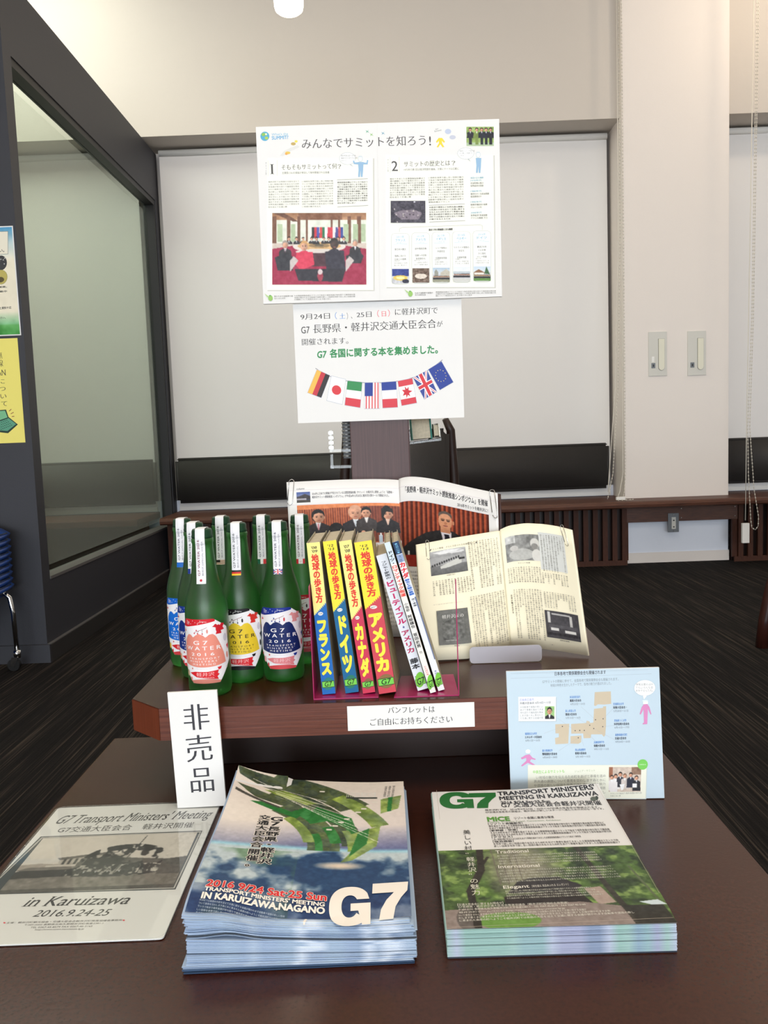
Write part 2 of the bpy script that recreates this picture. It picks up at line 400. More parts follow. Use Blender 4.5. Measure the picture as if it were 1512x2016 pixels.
# ------------------------------------------------------------------ printed sheets
def homog(src, dst):
    A = []
    for (x, y), (u, v) in zip(src, dst):
        A.append([x, y, 1, 0, 0, 0, -u * x, -u * y, -u]); A.append([0, 0, 0, x, y, 1, -v * x, -v * y, -v])
    return np.linalg.svd(np.array(A))[2][-1].reshape(3, 3)
class Sheet:
    """artwork of one sheet, laid out in its own units (corners = TL,TR,BR,BL of the layout) and scaled to w x h metres"""
    def __init__(s, w, h, corners=((0, 0), (1, 0), (1, 1), (0, 1))):
        s.w, s.h = w, h; s.H = homog(corners, ((0, h), (w, h), (w, 0), (0, 0)))
        s.V = []; s.F = []; s.Col = []; s.n = 0; s.k = 0
    def uv(s, p):
        q = s.H @ np.array([p[0], p[1], 1.0]); return q[:2] / q[2]
    def _add(s, uv, tris, col, d=None, lv=None):
        s.k += 1; d = .00008 + s.k * 2e-6 if d is None else d
        uv = np.asarray(uv, float); dd = np.full(len(uv), d)
        if lv is not None: dd = dd + lv * 1e-6; s.k += int(lv.max() / 2 + 1)
        V = np.column_stack([uv, dd])
        s.V.append(V); s.F.append(np.asarray(tris, np.int64) + s.n); s.n += len(V)
        c = np.asarray(col, float)
        s.Col.append(np.tile(c, (len(V), 1)) if c.ndim == 1 else c)
    def poly(s, pts, col, raw=False):
        uv = [p if raw else s.uv(p) for p in pts]
        t = tessellate_polygon([[Vector((float(a[0]), float(a[1]), 0)) for a in uv]])
        s._add(uv, [tuple(q) for q in t], col)
    def rect(s, a, b, col, nx=1):
        """nx > 1 splits it for curved pages"""
        xs = np.linspace(a[0], b[0], nx + 1)
        top = [s.uv((x, a[1])) for x in xs]; bot = [s.uv((x, b[1])) for x in xs]; n = nx + 1
        t = []
        for i in range(nx): t += [(i, i + 1, n + i + 1), (i, n + i + 1, n + i)]
        s._add(top + bot, t, col)
    def ell(s, c, rx, ry, col, n=20):
        p = [(c[0] + rx * math.cos(2 * PI * i / n), c[1] + ry * math.sin(2 * PI * i / n)) for i in range(n)]
        s._add([s.uv(q) for q in p], [(0, i, i + 1) for i in range(1, n - 1)], col)
    def logo(s, qg, q7, col):
        def q(Q): return lambda u, v: tuple((1 - v) * ((1 - u) * Q[0][i] + u * Q[1][i]) + v * ((1 - u) * Q[3][i] + u * Q[2][i]) for i in (0, 1))
        g = q(qg); n = 40; A = np.radians(np.linspace(27, 322, n))
        sg = lambda t, p_: math.copysign(abs(t) ** p_, t)
        o = [(.5 + .5 * sg(math.cos(a), .86), .5 - .5 * sg(math.sin(a), .86)) for a in A]; i_ = [(.5 + .20 * sg(math.cos(a), .9), .5 - .27 * sg(math.sin(a), .9)) for a in A]
        o[0] = (.97, .34); i_[0] = (.67, .34)
        for k in range(n - 1): s.poly([g(*o[k]), g(*o[k + 1]), g(*i_[k + 1]), g(*i_[k])], col); s.k -= 1
        s.k += 1; s.poly([g(.52, .44), g(1.0, .44), g(1.0, .62), g(.52, .62)], col); s.poly([g(.70, .60), g(1.0, .60), g(1.0, .985), g(.80, .985), g(.78, .88)], col)
        g = q(q7); s.poly([g(0, 0), g(1, 0), g(1, .25), g(.84, .44), (g(.70, .68)), g(.66, 1), g(.24, 1), g(.28, .72), g(.42, .48), g(.62, .28), g(0, .28)], col)
    def line(s, pts, wd, col, split=1):
        """wd in metres"""
        P = []
        for a, b in zip(pts[:-1], pts[1:]):
            for i in range(split): P.append(np.array(a) * (1 - i / split) + np.array(b) * (i / split))
        P.append(np.array(pts[-1])); P = [s.uv(p) for p in P]
        for a, b in zip(P[:-1], P[1:]):
            d = b - a; L = math.hypot(*d) + 1e-9; nrm = np.array([-d[1], d[0]]) / L * wd / 2
            s._add([a - nrm, b - nrm, b + nrm, a + nrm], [(0, 1, 2), (0, 2, 3)], col, .00008 + s.k * 2e-6)
        s.k += 2
    def T(s, txt, p0, p1, h, col=(20, 20, 20), bold=0.0, serif=False, shear=0.0, outline=None, capk=None):
        """baseline p0->p1, letters fitted to that length; h = letter height in layout units"""
        v, t = glyphs(txt, bold, serif)
        if len(v) == 0: return
        a, b = s.uv(p0), s.uv(p1); mid = ((p0[0] + p1[0]) / 2, (p0[1] + p1[1]) / 2)
        hv = s.uv((mid[0], mid[1] - h))[1] - s.uv(mid)[1]
        lat = all(ord(c) < 0x2000 for c in txt); size = hv / (capk or (.70 if lat else .86))
        x0, x1 = v[:, 0].min(), v[:, 0].max(); x = (v[:, 0] - x0) / (x1 - x0); y = v[:, 1] + (0 if lat else .06)
        d = (b - a); P = a + np.outer(x, d) + np.outer(y * size, [shear, 1.0])
        if outline is not None:
            vo, to = glyphs(txt, bold + .026, serif); xo = (vo[:, 0] - x0) / (x1 - x0); yo = vo[:, 1] + (0 if lat else .06)
            s._add(a + np.outer(xo, d) + np.outer(yo * size, [shear, 1.0]), to, outline, lv=vo[:, 2])
        s._add(P, t, col, lv=v[:, 2])
    def TV(s, txt, p0, p1, wd, col=(20, 20, 20), bold=0.0, serif=False, outline=None, hs=.92):
        """vertical text from p0 (top centre) to p1 (bottom centre); wd = letter width in layout units"""
        n = len(txt); a, b = s.uv(p0), s.uv(p1)
        wu = abs(s.uv((p0[0] + wd / 2, p0[1]))[0] - s.uv((p0[0] - wd / 2, p0[1]))[0]); st = (b - a) / n; hh = abs(st[1]) * hs
        for i, ch in enumerate(txt):
            if ch in ' 　': continue
            cen = a + st * (i + .5)
            for oo, cc in (((.04, outline), (0, col)) if outline is not None else ((0, col),)):
                v, t = glyphs(ch, bold + oo, serif)
                if len(v) == 0: continue
                if ord(ch) < 0x2000: q = np.column_stack([(v[:, 0] - (v[:, 0].min() + v[:, 0].max()) / 2) / .75, (v[:, 1] - .35) / .8])
                else: q = np.column_stack([v[:, 0] - .5, v[:, 1] - .38])
                if ch in 'ー〜…': q = np.column_stack([-q[:, 1], q[:, 0]])
                if ch in 'っッょョゃャュゥィ、。': q = q + [.08, .08]
                s._add(cen + q * [wu, hh], t, cc, lv=v[:, 2])
    def img(s, cv, a, b):
        """picture stretched over the layout rectangle a (top left) .. b (bottom right)"""
        cv.soft(); h, w_ = cv.h, cv.w
        TL, TR, BR, BL = s.uv(a), s.uv((b[0], a[1])), s.uv(b), s.uv((a[0], b[1]))
        fx = np.linspace(0, 1, w_)[None, :, None]; fy = np.linspace(0, 1, h)[:, None, None]
        P = (TL * (1 - fx) + TR * fx) * (1 - fy) + (BL * (1 - fx) + BR * fx) * fy
        i = np.arange(h * w_).reshape(h, w_); A, B, D, E_ = i[:-1, :-1].ravel(), i[:-1, 1:].ravel(), i[1:, 1:].ravel(), i[1:, :-1].ravel()
        s._add(P.reshape(-1, 2), np.concatenate([np.stack([A, E_, D], 1), np.stack([A, D, B], 1)]), np.clip(cv.a, 0, 255).reshape(-1, 3))
    def build(s, name, parent, fn=None, mat_='ink', label=None, maxlen=None):
        V = np.concatenate(s.V); F = np.concatenate(s.F); Cc = lin(np.concatenate(s.Col))
        if maxlen:                                # split long triangles so that print follows a curved surface
            for _ in range(12):
                E3 = np.stack([np.abs(V[F[:, i]] - V[F[:, (i + 1) % 3]])[:, 0] for i in range(3)], 1)
                big = E3.max(1) > maxlen
                if not big.any(): break
                f = F[big]; k = E3[big].argmax(1); r = np.arange(len(f))
                a, b, c_ = f[r, k], f[r, (k + 1) % 3], f[r, (k + 2) % 3]; m = len(V) + r
                V = np.concatenate([V, (V[a] + V[b]) / 2]); Cc = np.concatenate([Cc, (Cc[a] + Cc[b]) / 2])
                F = np.concatenate([F[~big], np.stack([a, m, c_], 1), np.stack([m, b, c_], 1)])
        if fn is None: P = np.column_stack([V[:, 0] - s.w / 2, -V[:, 2], V[:, 1]])
        else: P = fn(V[:, 0], V[:, 1], V[:, 2])
        me = bpy.data.meshes.new(name); nt = len(F)
        me.vertices.add(len(P)); me.vertices.foreach_set('co', P.astype(np.float32).ravel())
        me.loops.add(nt * 3); me.loops.foreach_set('vertex_index', F.astype(np.int32).ravel())
        me.polygons.add(nt); me.polygons.foreach_set('loop_start', np.arange(0, nt * 3, 3, dtype=np.int32))
        ca = me.color_attributes.new('ink', 'FLOAT_COLOR', 'POINT')
        ca.data.foreach_set('color', np.column_stack([Cc, np.ones(len(Cc))]).astype(np.float32).ravel())
        me.materials.append(M[mat_]); me.update(); me.validate()
        o = bpy.data.objects.new(name, me); C.objects.link(o); o.parent = parent
        if label: o['label'] = label
        return o
JP = ('軽井沢町では各国の大臣を迎えて交通に関する会議が開かれます自動車や道路の新しい技術を世界で話し合い地域の魅力を伝えるため町をあげて準備を進めてきました'
      '主要国首脳会議はフランスで始まり毎年各国が持ち回りで議長国を務め経済や環境など世界共通の課題について意見を交わします森と水に恵まれた高原の町へようこそ')
_jp = [0]
def filler(n):
    i = _jp[0]; _jp[0] += n * 3 + 1
    return ''.join(JP[(i + k) % len(JP)] for k in range(n))

# ================================================================== the room
struct(MB().box(-4.6, 4.6, -12.0, 6.1, -.05, 0), 'floor', M['carpet'])
struct(MB().box(-4.6, 4.6, -12.0, 6.1, 4.25, 4.35), 'ceiling', M['ceil'])
wb = MB(); wb.box(-4.6, 4.6, 6.04, 6.14, 0, 4.25); struct(wb, 'wall_back', M['wall'])
struct(MB().box(4.6, 4.7, -12.0, 6.1, 0, 4.25), 'wall_right', M['wall'])
# rear wall (behind the photographer) with the tall window opening
wr = MB(); wr.box(-4.6, -3.4, -12.1, -12.0, 0, 4.25); wr.box(4.0, 4.6, -12.1, -12.0, 0, 4.25); wr.box(-3.4, 4.0, -12.1, -12.0, 0, .05); wr.box(-3.4, 4.0, -12.1, -12.0, 3.5, 4.25)
struct(wr, 'wall_rear', M['wall'])
wf = MB()
for x in (-3.4, -1.55, .3, 2.15, 3.94): wf.box(x, x + .06, -12.09, -12.03, .05, 3.5)
wf.box(-3.4, 4.0, -12.09, -12.03, .05, .12); wf.box(-3.4, 4.0, -12.09, -12.03, 3.44, 3.5)
struct(wf, 'window_1', M['base'])
# window niches in the back wall: the deep bulkhead above them, the pier between them
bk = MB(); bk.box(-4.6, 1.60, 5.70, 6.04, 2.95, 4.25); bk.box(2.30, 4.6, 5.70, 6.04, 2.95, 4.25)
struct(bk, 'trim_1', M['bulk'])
pr = MB(); pr.box(1.60, 2.30, 5.654, 6.04, 0, 4.25); struct(pr, 'wall_pier', M['wall'])
struct(MB().box(1.597, 2.303, 5.644, 5.70, 0, .07), 'baseboard_pier', M['wall'])
struct(MB().box(1.602, 2.298, 5.650, 5.654, .07, .395), 'trim_5', M['wallcool'])  # thin overlay on the pier carrying the painted cool daylight tint
struct(MB().box(-4.6, 1.60, 5.95, 6.04, 0, .52).box(2.30, 4.6, 5.95, 6.04, 0, .52), 'trim_2', M['wallcool'])
# left partition: dark frame round a large pane
wl = MB()
wl.box(-1.61, -1.526, 3.584, 3.665, 0, 2.915); wl.box(-1.61, -1.526, 5.86, 5.95, 0, 2.915)
wl.box(-1.61, -1.526, 3.665, 5.86, 2.585, 2.915); wl.box(-1.61, -1.526, 3.665, 5.86, 0, .355)
struct(wl, 'wall_left', M['dark'])
rv = MB(); rv.box(-1.60, -1.532, 3.665, 5.86, 2.55, 2.585); rv.box(-1.60, -1.532, 5.835, 5.86, .36, 2.55); rv.box(-1.60, -1.532, 3.665, 3.672, .36, 2.55)
struct(rv, 'trim_3', M['darker'])
struct(MB().box(-1.60, -1.522, 3.665, 5.86, .355, .368), 'trim_4', M['base'])
win = tag(MB().box(-1.590, -1.584, 3.672, 5.835, .368, 2.55).build('window_2', film_mat('tinted_glass', (.89, .925, .895), .02, (.40, .48, .43), .05)), kind='structure')
MB().box(-1.5835, -1.5825, 3.70, 5.74, .40, 2.50).build('privacy_film', film_mat('privacy_film', (.965, .98, .965), .12, (.66, .72, .67), .3), win)
struct(MB().box(-4.6, -1.61, 3.584, 3.665, 0, 2.915), 'wall_front_left', M['dark'])
struct(MB().box(-4.6, -1.510, 3.568, 3.584, 0, .08), 'baseboard_front', M['dark'])
struct(MB().box(-1.526, -1.512, 3.584, 5.60, 0, .076), 'baseboard_left', M['basedark'])
struct(MB().box(-1.526, -1.510, 3.584, 5.60, .076, .081), 'trim_6', M['base'])
struct(MB().box(-4.6, -4.5, 3.584, 6.04, 0, 4.25).box(-4.7, -4.6, -12.0, 6.1, 0, 4.25), 'wall_left_far', M['wall'])

# ------------------------------------------------------------------ roller blinds, cords
def blind(x0, x1, label, y=5.93):
    t = empty('roller_blind', ((x0 + x1) / 2, y, 2.90), label=label, cat='blind', group=None)
    n = 30; P = []
    for i in range(n + 1):
        x = x0 + (x1 - x0) * i / n - (x0 + x1) / 2; d = .004 * math.sin(i * .7) 
        P.append([(x, d, 0), (x, d * 1.2, -2.12), (x, d * 1.2, -2.42)])
    MB().grid(P).build('blind_fabric', M['blind'], t, fix=False)
    MB().tube([(x0 - (x0 + x1) / 2, .0, .015), (x1 - (x0 + x1) / 2, .0, .015)], .022, 12).build('roller_tube', M['white'], t)
    MB().box(x0 - (x0 + x1) / 2, x1 - (x0 + x1) / 2, -.008, .012, -2.45, -2.42).build('hem_bar', M['white'], t)
blind(-1.50, 1.575, 'wide pale roller blind pulled down between dark partition and white pier')
blind(2.325, 4.5, 'pale roller blind right of the white pier, cut by the photo edge')
blind(-4.45, -1.66, 'roller blind seen dimly through the tinted partition glass')

def bead_cord(name, strands, beads, label):
    t = empty(name, strands[0][0], label=label, cat='cord'); o = Vector(strands[0][0])
    for pts in strands: MB().tube([Vector(p) - o for p in pts], .0028, 6).build('cord_strand', M['cord'], t)
    for pts in beads:
        pts = [Vector(p) - o for p in pts]; m = MB()
        m.tube(pts, .0014, 5)
        for a, b in zip(pts[:-1], pts[1:]):
            L = (b - a).length; k = max(1, int(L / .022))
            for i in range(k):
                c = a.lerp(b, (i + .5) / k); r = .0052
                vs = [c + Vector(d) * r for d in ((1, 0, 0), (0, 1, 0), (-1, 0, 0), (0, -1, 0), (0, 0, 1.3), (0, 0, -1.3))]
                m.add(vs, [(0, 1, 4), (1, 2, 4), (2, 3, 4), (3, 0, 4), (1, 0, 5), (2, 1, 5), (3, 2, 5), (0, 3, 5)], True)
        tag(m.build('bead_chain', M['cord'], t), kind='stuff')
    return t
c1 = bead_cord('blind_cord', [[(1.563, 5.61, 4.2), (1.560, 5.61, 2.2), (1.53, 5.61, 1.2), (1.475, 5.60, .56), (1.47, 5.59, .50)],
                        [(1.583, 5.61, 4.2), (1.580, 5.61, 1.4), (1.572, 5.60, .62), (1.545, 5.58, .50), (1.52, 5.56, .450)]],
          [[(1.573, 5.60, 4.2), (1.568, 5.60, 2.2), (1.545, 5.60, 1.2), (1.505, 5.60, .62), (1.48, 5.59, .51), (1.462, 5.58, .452)],
           [(1.592, 5.605, 4.2), (1.59, 5.60, 1.4), (1.59, 5.60, .62), (1.575, 5.58, .50), (1.55, 5.53, .450), (1.50, 5.50, .450), (1.60, 5.49, .450), (1.62, 5.52, .450)]],
          'pair of white blind cords trailing onto the bench left of the pier')
MB().cbox(-.06, .0, -.10, -.075, -3.752, -3.730, .003).build('cord_weight', M['white'], c1)
c2 = bead_cord('blind_cord', [[(2.345, 5.38, 4.2), (2.32, 5.38, 2.0), (2.305, 5.38, .9), (2.30, 5.38, .30)]],
          [[(2.375, 5.38, 4.2), (2.345, 5.38, 1.6), (2.325, 5.38, .9), (2.355, 5.38, .50), (2.385, 5.38, .32), (2.383, 5.38, .26), (2.365, 5.38, .235), (2.342, 5.38, .25), (2.335, 5.38, .30), (2.318, 5.38, .60), (2.312, 5.38, .9), (2.335, 5.38, 1.6), (2.365, 5.38, 4.2)]],
          'white blind cord hanging in front of the bench by the right photo edge')
MB().cbox(-.068, -.022, -.011, .011, -4.048, -3.918, .003).build('cord_weight', M['white'], c2)

# ------------------------------------------------------------------ bench along the window wall
bn = empty('wall_bench', (0, 5.4, 0), label='long dark wooden bench with slatted front running under the windows', cat='bench')
def bench_top(x0, x1, yb=5.95, name='bench_top'):
    prof = [(5.412, .400), (5.400, .408), (5.397, .424), (5.403, .438), (5.418, .445), (yb, .445), (yb, .400)]
    m = MB(); n = len(prof)
    vs = [(x, y - 5.4, z) for x in (x0, x1) for y, z in prof]
    m.add(vs, [tuple(range(n)), tuple(range(2 * n - 1, n - 1, -1))] + [(i, n + i, n + (i + 1) % n, (i + 1) % n) for i in range(n)])
    return m.build(name, M['walnut'], bn)
bench_top(-1.505, 1.60); bench_top(1.60, 2.30, 5.652); bench_top(2.30, 4.58)
MB().box(-1.500, 1.59, .17, .185, .0, .035).box(2.31, 4.5, .17, .185, .0, .035).build('kick_board', M['walnut_v'], bn)
MB().box(-1.500, 1.59, .240, .255, 0, .40).box(2.31, 4.5, .240, .255, 0, .40).build('back_board', M['core'], bn)
MB().cbox(1.555, 2.345, .180, .205, .287, .390, .002).build('rail', M['walnut'], bn)
scr = MB()
for x in (1.585, 1.955, 2.315):
    for z in (.31, .37): scr.lathe([(0, .004), (.0045, .004), (.0045, 0)], 8, (0, 0)); 
sl0 = MB().box(-.0165, .0165, 0, .022, .03, .40).build('slat', M['walnut_v'], bn); sl0.location = (-1.485, .165, 0)
x = -1.485 + .065
while x < 4.45:
    if not (1.575 < x < 2.325) :
        s = sl0.copy(); C.objects.link(s); s.location = (x, .165, 0)
    x += .065
for xx in (1.585, 2.318):
    s = sl0.copy(); C.objects.link(s); s.location = (xx, .188, 0)
sc0 = None
for x in (1.585, 1.955, 2.315):
    for z in (.31, .372):
        if sc0 is None:
            m = MB(); k = 10
            m.add([(math.cos(2 * PI * i / k) * .0045, 0, math.sin(2 * PI * i / k) * .0045) for i in range(k)] + [(math.cos(2 * PI * i / k) * .003, -.003, math.sin(2 * PI * i / k) * .003) for i in range(k)],
                  [tuple(range(k, 2 * k))] + [(i, (i + 1) % k, k + (i + 1) % k, k + i) for i in range(k)])
            sc0 = m.build('screw', M['steel'], bn); s = sc0
        else: s = sc0.copy(); C.objects.link(s)
        s.location = (x, .180, z)

def backrest(x0, x1, label):
    t = empty('backrest_cushion', ((x0 + x1) / 2, 5.88, .505), label=label, cat='backrest'); w2 = (x1 - x0) / 2
    bm = bmesh.new(); bmesh.ops.create_cube(bm, size=1)
    for v in bm.verts: v.co = Vector((v.co.x * 2 * w2, v.co.y * .07, (v.co.z + .5) * .318))
    bmesh.ops.bevel(bm, geom=bm.edges[:], offset=.022, segments=4, affect='EDGES')
    m = MB(); bm.verts.index_update(); m.add([v.co.copy() for v in bm.verts], [[v.index for v in f.verts] for f in bm.faces], True); bm.free()
    m.build('cushion', M['leather'], t)
    MB().tube([(-w2 + .02, -.030, .309), (w2 - .02, -.030, .309)], .0035, 6).build('piping', M['leather'], t)
backrest(-1.50, 1.552, 'long black padded backrest under the wide left blind')
backrest(2.33, 4.5, 'black padded backrest under the blind right of the pier')
backrest(-4.4, -1.64, 'black padded backrest seen through the partition glass')
bn2 = empty('wall_bench', (-3.0, 5.4, 0), label='continuation of the wooden bench seen through the partition glass', cat='bench')
MB().cbox(-1.45, 1.35, 0, .55, .40, .445, .006).build('bench_top', M['walnut'], bn2)
MB().box(-1.45, 1.35, .24, .255, 0, .40).build('back_board', M['walnut_v'], bn2)

# ------------------------------------------------------------------ fittings on the pier
def shutter_panel(x0, z1, label):
    t = empty('wall_control_panel', (x0, 5.654, z1), label=label, cat='control panel')
    MB().cbox(0, .123, -.007, 0, -.292, 0, .0015).build('face_plate', M['plate'], t)
    a = [(.064 + .0215 - .0215 * math.cos(PI * i / 10), -.236 - .0215 * math.sin(PI * i / 10)) for i in range(11)]
    pts = [(.064, -.047)] + a + [(.107, -.047)]
    MB().prism_y(pts, -.0072, -.0076).build('slot_rim', M['base'], t)
    ins = [(.0855 + (x - .0855) * .90, -.14 + (z + .14) * .985) for x, z in pts]
    MB().prism_y(ins, -.0075, -.0125).build('handle', M['platein'], t)
    MB().cbox(.018, .044, -.010, -.006, -.240, -.206, .001).build('switch', M['outlet'], t)
    MB().box(.027, .035, -.0112, -.010, -.232, -.216).build('switch_key', M['black'], t)
    return t
p = shutter_panel(1.764, 1.554, 'left grey wall control panel on the white pier, with white sticker')
MB().box(.021, .038, -.0078, -.007, -.200, -.163).build('sticker', M['white'], p)
shutter_panel(2.0244, 1.549, 'right grey wall control panel on the white pier, without sticker')
ot = empty('wall_outlet', (1.901, 5.578, .278), label='grey metal outlet plate hung on the bench rail', cat='outlet')
MB().cbox(-.036, .036, -.006, 0, -.064, .064, .002).build('cover_plate', M['outlet'], ot)
MB().cbox(-.014, .014, -.010, -.004, -.042, .038, .001).build('socket_insert', M['plate'], ot)
for z in (-.028, .016): MB().box(-.005, .005, -.0112, -.009, z - .004, z + .004).build('socket_hole', M['black'], ot)
for z in (-.055, .054):
    s = sc0.copy(); s.parent = ot; C.objects.link(s); s.location = (0, -.006, z)

# ------------------------------------------------------------------ pendant lamps
def pendant(x, y, z, label):
    t = empty('pendant_lamp', (x, y, z), label=label, cat='lamp')
    MB().lathe([(0, 0), (.050, 0), (.062, .010), (.067, .030), (.067, .18), (.060, .19), (0, .19)], 40).build('glass_shade', M['lamp'], t)
    MB().lathe([(0, .19), (.068, .19), (.068, .26), (0, .26)], 32).build('lamp_cap', M['white'], t)
    MB().tube([(0, 0, .26), (0, 0, 4.24 - z)], .008, 8).build('stem', M['white'], t)
    l = bpy.data.lights.new('pendant_bulb', 'POINT'); l.energy = 16; l.color = (1, .80, .58); l.shadow_soft_size = .07
    lo = bpy.data.objects.new('pendant_bulb', l); C.objects.link(lo); lo.location = (0, 0, -.10); lo.parent = t
pendant(-.3786, 4.0, 2.875, 'glowing white cylinder pendant lamp cut by the top photo edge')
pendant(2.62, 4.9, 3.75, 'glowing pendant lamp just beyond the upper right photo corner')

# ================================================================== display table
dt = empty('display_table', (-.0385, .8, 0), label='low glossy dark brown table under the leaflets', cat='table')
MB().cbox(-.4275, .4275, -.55, .526, .427, .467, .002).build('tabletop', M['table'], dt)
for sx in (-1, 1):
    for y in (-.50, .47): MB().cbox(sx * .36 - .03, sx * .36 + .03, y - .03, y + .03, 0, .427, .004).build('leg', M['core'], dt)
sh = empty('display_shelf', (-.01, 1.4, .467), label='upper brown display shelf with cut corner holding bottles and books', cat='shelf')
Z0, Z1 = .0895, .133
top = [(-.303, -.336), (.300, -.336), (.345, -.295), (.345, .36), (.300, .40), (-.303, .40), (-.352, .36), (-.352, -.290)]
MB().prism(top, Z0, Z1 - .0005).build('shelf_board', M['edge'], sh)
MB().prism([(x * .999, y * .999) for x, y in top], Z1 - .0012, Z1).build('shelf_surface', M['table'], sh)
MB().add([(-.3035, -.3364, Z0), (-.3525, -.2903, Z0), (-.3525, -.2903, Z1 - .001), (-.3035, -.3364, Z1 - .001)], [(0, 1, 2, 3)]).build('chamfer_face', M['redge'], sh, fix=False)
rs = empty('shelf_riser', (-.015, 1.20, .4672), label='dark riser box on the low table carrying the front of the display shelf', cat='riser')
MB().cbox(-.255, .255, 0, .12, 0, Z0 - .0004, .001).build('riser_box', M['core'], rs)
pl = empty('shelf_plinth', (-.015, 1.335, 0), label='dark plinth behind the low table carrying the display shelf', cat='plinth')
MB().cbox(-.255, .255, 0, .38, 0, .5562, .001).build('plinth_box', M['core'], pl)

# ------------------------------------------------------------------ post with the rack behind it
ps = empty('display_post', (-.0139, 1.497, .6), label='brown veneered post standing behind the books, carrying the posters', cat='post')
MB().cbox(-.0525, .0525, 0, .026, 0, .86, .0015).build('post_panel', M['post'], ps)
MB().box(.0523, .0535, .001, .025, 0, .86).build('side_edge', M['postside'], ps)
def clip_arm(x, z, sx, label):
    t = empty('acrylic_clip', (x, 1.535, z), label=label, cat='clip')
    m = MB(); m.box(0, sx * .040, -.004, .004, 0, .005); m.box(sx * .034, sx * .039, -.004, .004, 0, .040 if z > .9 else .026)
    m.build('clip_arm', M['acrylic'], t); return t
k = clip_arm(-.0668, .918, -1, 'upper clear acrylic clip with striped reflection left of the post')
for i in range(4): MB().box(-.0405, -.0325, -.0052, -.0042, .006 + i * .009, .0105 + i * .009).build('reflection_stripe', M['chrome'], k)  # striped reflection built as thin chrome bars
clip_arm(-.0668, .888, -1, 'lower clear acrylic clip beside the post, near the dark backrest')
cb = empty('ring_binder_booklet', (-.072, 1.535, .905), label='black booklet edge with silver rings sticking out left of the post', cat='booklet')
MB().cbox(-.010, .030, -.003, .003, 0, .085, .0008).build('booklet_cover', M['black'], cb)
m0 = None
for i in range(12):
    m = MB().tube([(-.011, -.004, 0), (-.004, -.0065, 0), (.010, -.004, 0)], .0009, 6) if m0 is None else None
    if m: m0 = m.build('binder_ring', M['steel'], cb); s = m0
    else: s = m0.copy(); C.objects.link(s)
    s.location = (0, 0, .005 + i * .0066)
# books resting on a clear cradle, right of the post
def plain_book(x, y, z, w_, h, d, cover, label, rot=0):
    t = empty('book', (x, y, z), (0, rot, 0), label, 'book')
    MB().cbox(-w_ / 2 + .001, w_ / 2 - .0015, 0, d, .002, h, .0006).build('page_block', M['pages'], t)
    MB().box(w_ / 2 - .0015, w_ / 2 + .0015, -.002, d, 0, h + .002).box(-w_ / 2, -w_ / 2 + .001, -.001, d, 0, h + .002).build('cover', cover, t)
plain_book(.0645, 1.56, .9345, .036, .13, .10, M['teal'], 'thick book with teal cover in clear cradle right of the post', -.06)
plain_book(.0925, 1.56, .939, .010, .022, .05, M['pages'], 'small pale booklet in clear cradle beside the teal book', -.06)
cr = empty('acrylic_cradle', (.045, 1.552, .926), (0, -.09, 0), 'clear acrylic book cradle fixed at the right side of the post', 'book holder')
MB().cbox(-.004, .056, 0, .12, 0, .006, .001).build('cradle_base', M['acrylic'], cr)
MB().cbox(-.004, .000, 0, .12, .006, .055, .001).build('cradle_side', M['acrylic'], cr)
MB().cbox(.052, .056, 0, .12, .006, .034, .001).build('cradle_lip', M['acrylic'], cr)

# ------------------------------------------------------------------ armchairs on the floor behind
def armchair(x, y, rz, label, kick=.32, wood_=None):
    t = empty('armchair', (x, y, 0), (0, 0, rz), label, 'chair')
    W = M[wood_ or 'chairwood']
    for sx in (-1, 1):
        MB().tube([(sx * .25, kick, 0), (sx * .247, kick - .012, .12), (sx * .245, kick - .035, .25), (sx * .24, kick - .09, .45), (sx * .24, kick - .095, .75), (sx * .225, kick - .06, .95), (sx * .20, kick - .05, 1.0)], [.026, .026, .024, .024, .020, .014], 10).build('back_post', W, t)
        MB().tube([(sx * .27, -.25, 0), (sx * .268, -.24, .2), (sx * .265, -.23, .42), (sx * .265, -.225, .63)], [.018, .022, .022, .018], 10).build('front_leg', W, t)
        MB().tube([(sx * .265, -.27, .645), (sx * .275, -.10, .66), (sx * .27, .10, .655), (sx * .245, .25, .66)], [.022, .028, .026, .02], 10).build('armrest', W, t)
    def pad(name, x0, x1, y0, y1, z0, z1, b, tilt=0):
        bm = bmesh.new(); bmesh.ops.create_cube(bm, size=1)
        for v in bm.verts:
            zz = z0 + (v.co.z + .5) * (z1 - z0)
            v.co = Vector((x0 + (v.co.x + .5) * (x1 - x0), y0 + (v.co.y + .5) * (y1 - y0) + tilt * (zz - z0), zz))
        bmesh.ops.bevel(bm, geom=bm.edges[:], offset=b, segments=3, affect='EDGES'); bm.verts.index_update()
        MB().add([v.co.copy() for v in bm.verts], [[v.index for v in f.verts] for f in bm.faces], True).build(name, M['leather'], t); bm.free()
    pad('seat_cushion', -.23, .23, -.25, .22, .38, .46, .03)
    pad('back_cushion', -.215, .215, .20, .26, .50, .96, .025, .10)
    MB().box(-.24, .24, -.23, -.20, .31, .38).build('seat_rail', W, t); MB().box(-.24, .24, .18, .21, .31, .38).build('seat_rail', W, t)
    return t
armchair(.02, 3.85, PI + .12, 'black padded wooden armchair standing behind the post', wood_='core')
armchair(1.908, 3.17, PI / 2, 'dark wooden armchair cut by the right photo edge', kick=.375)

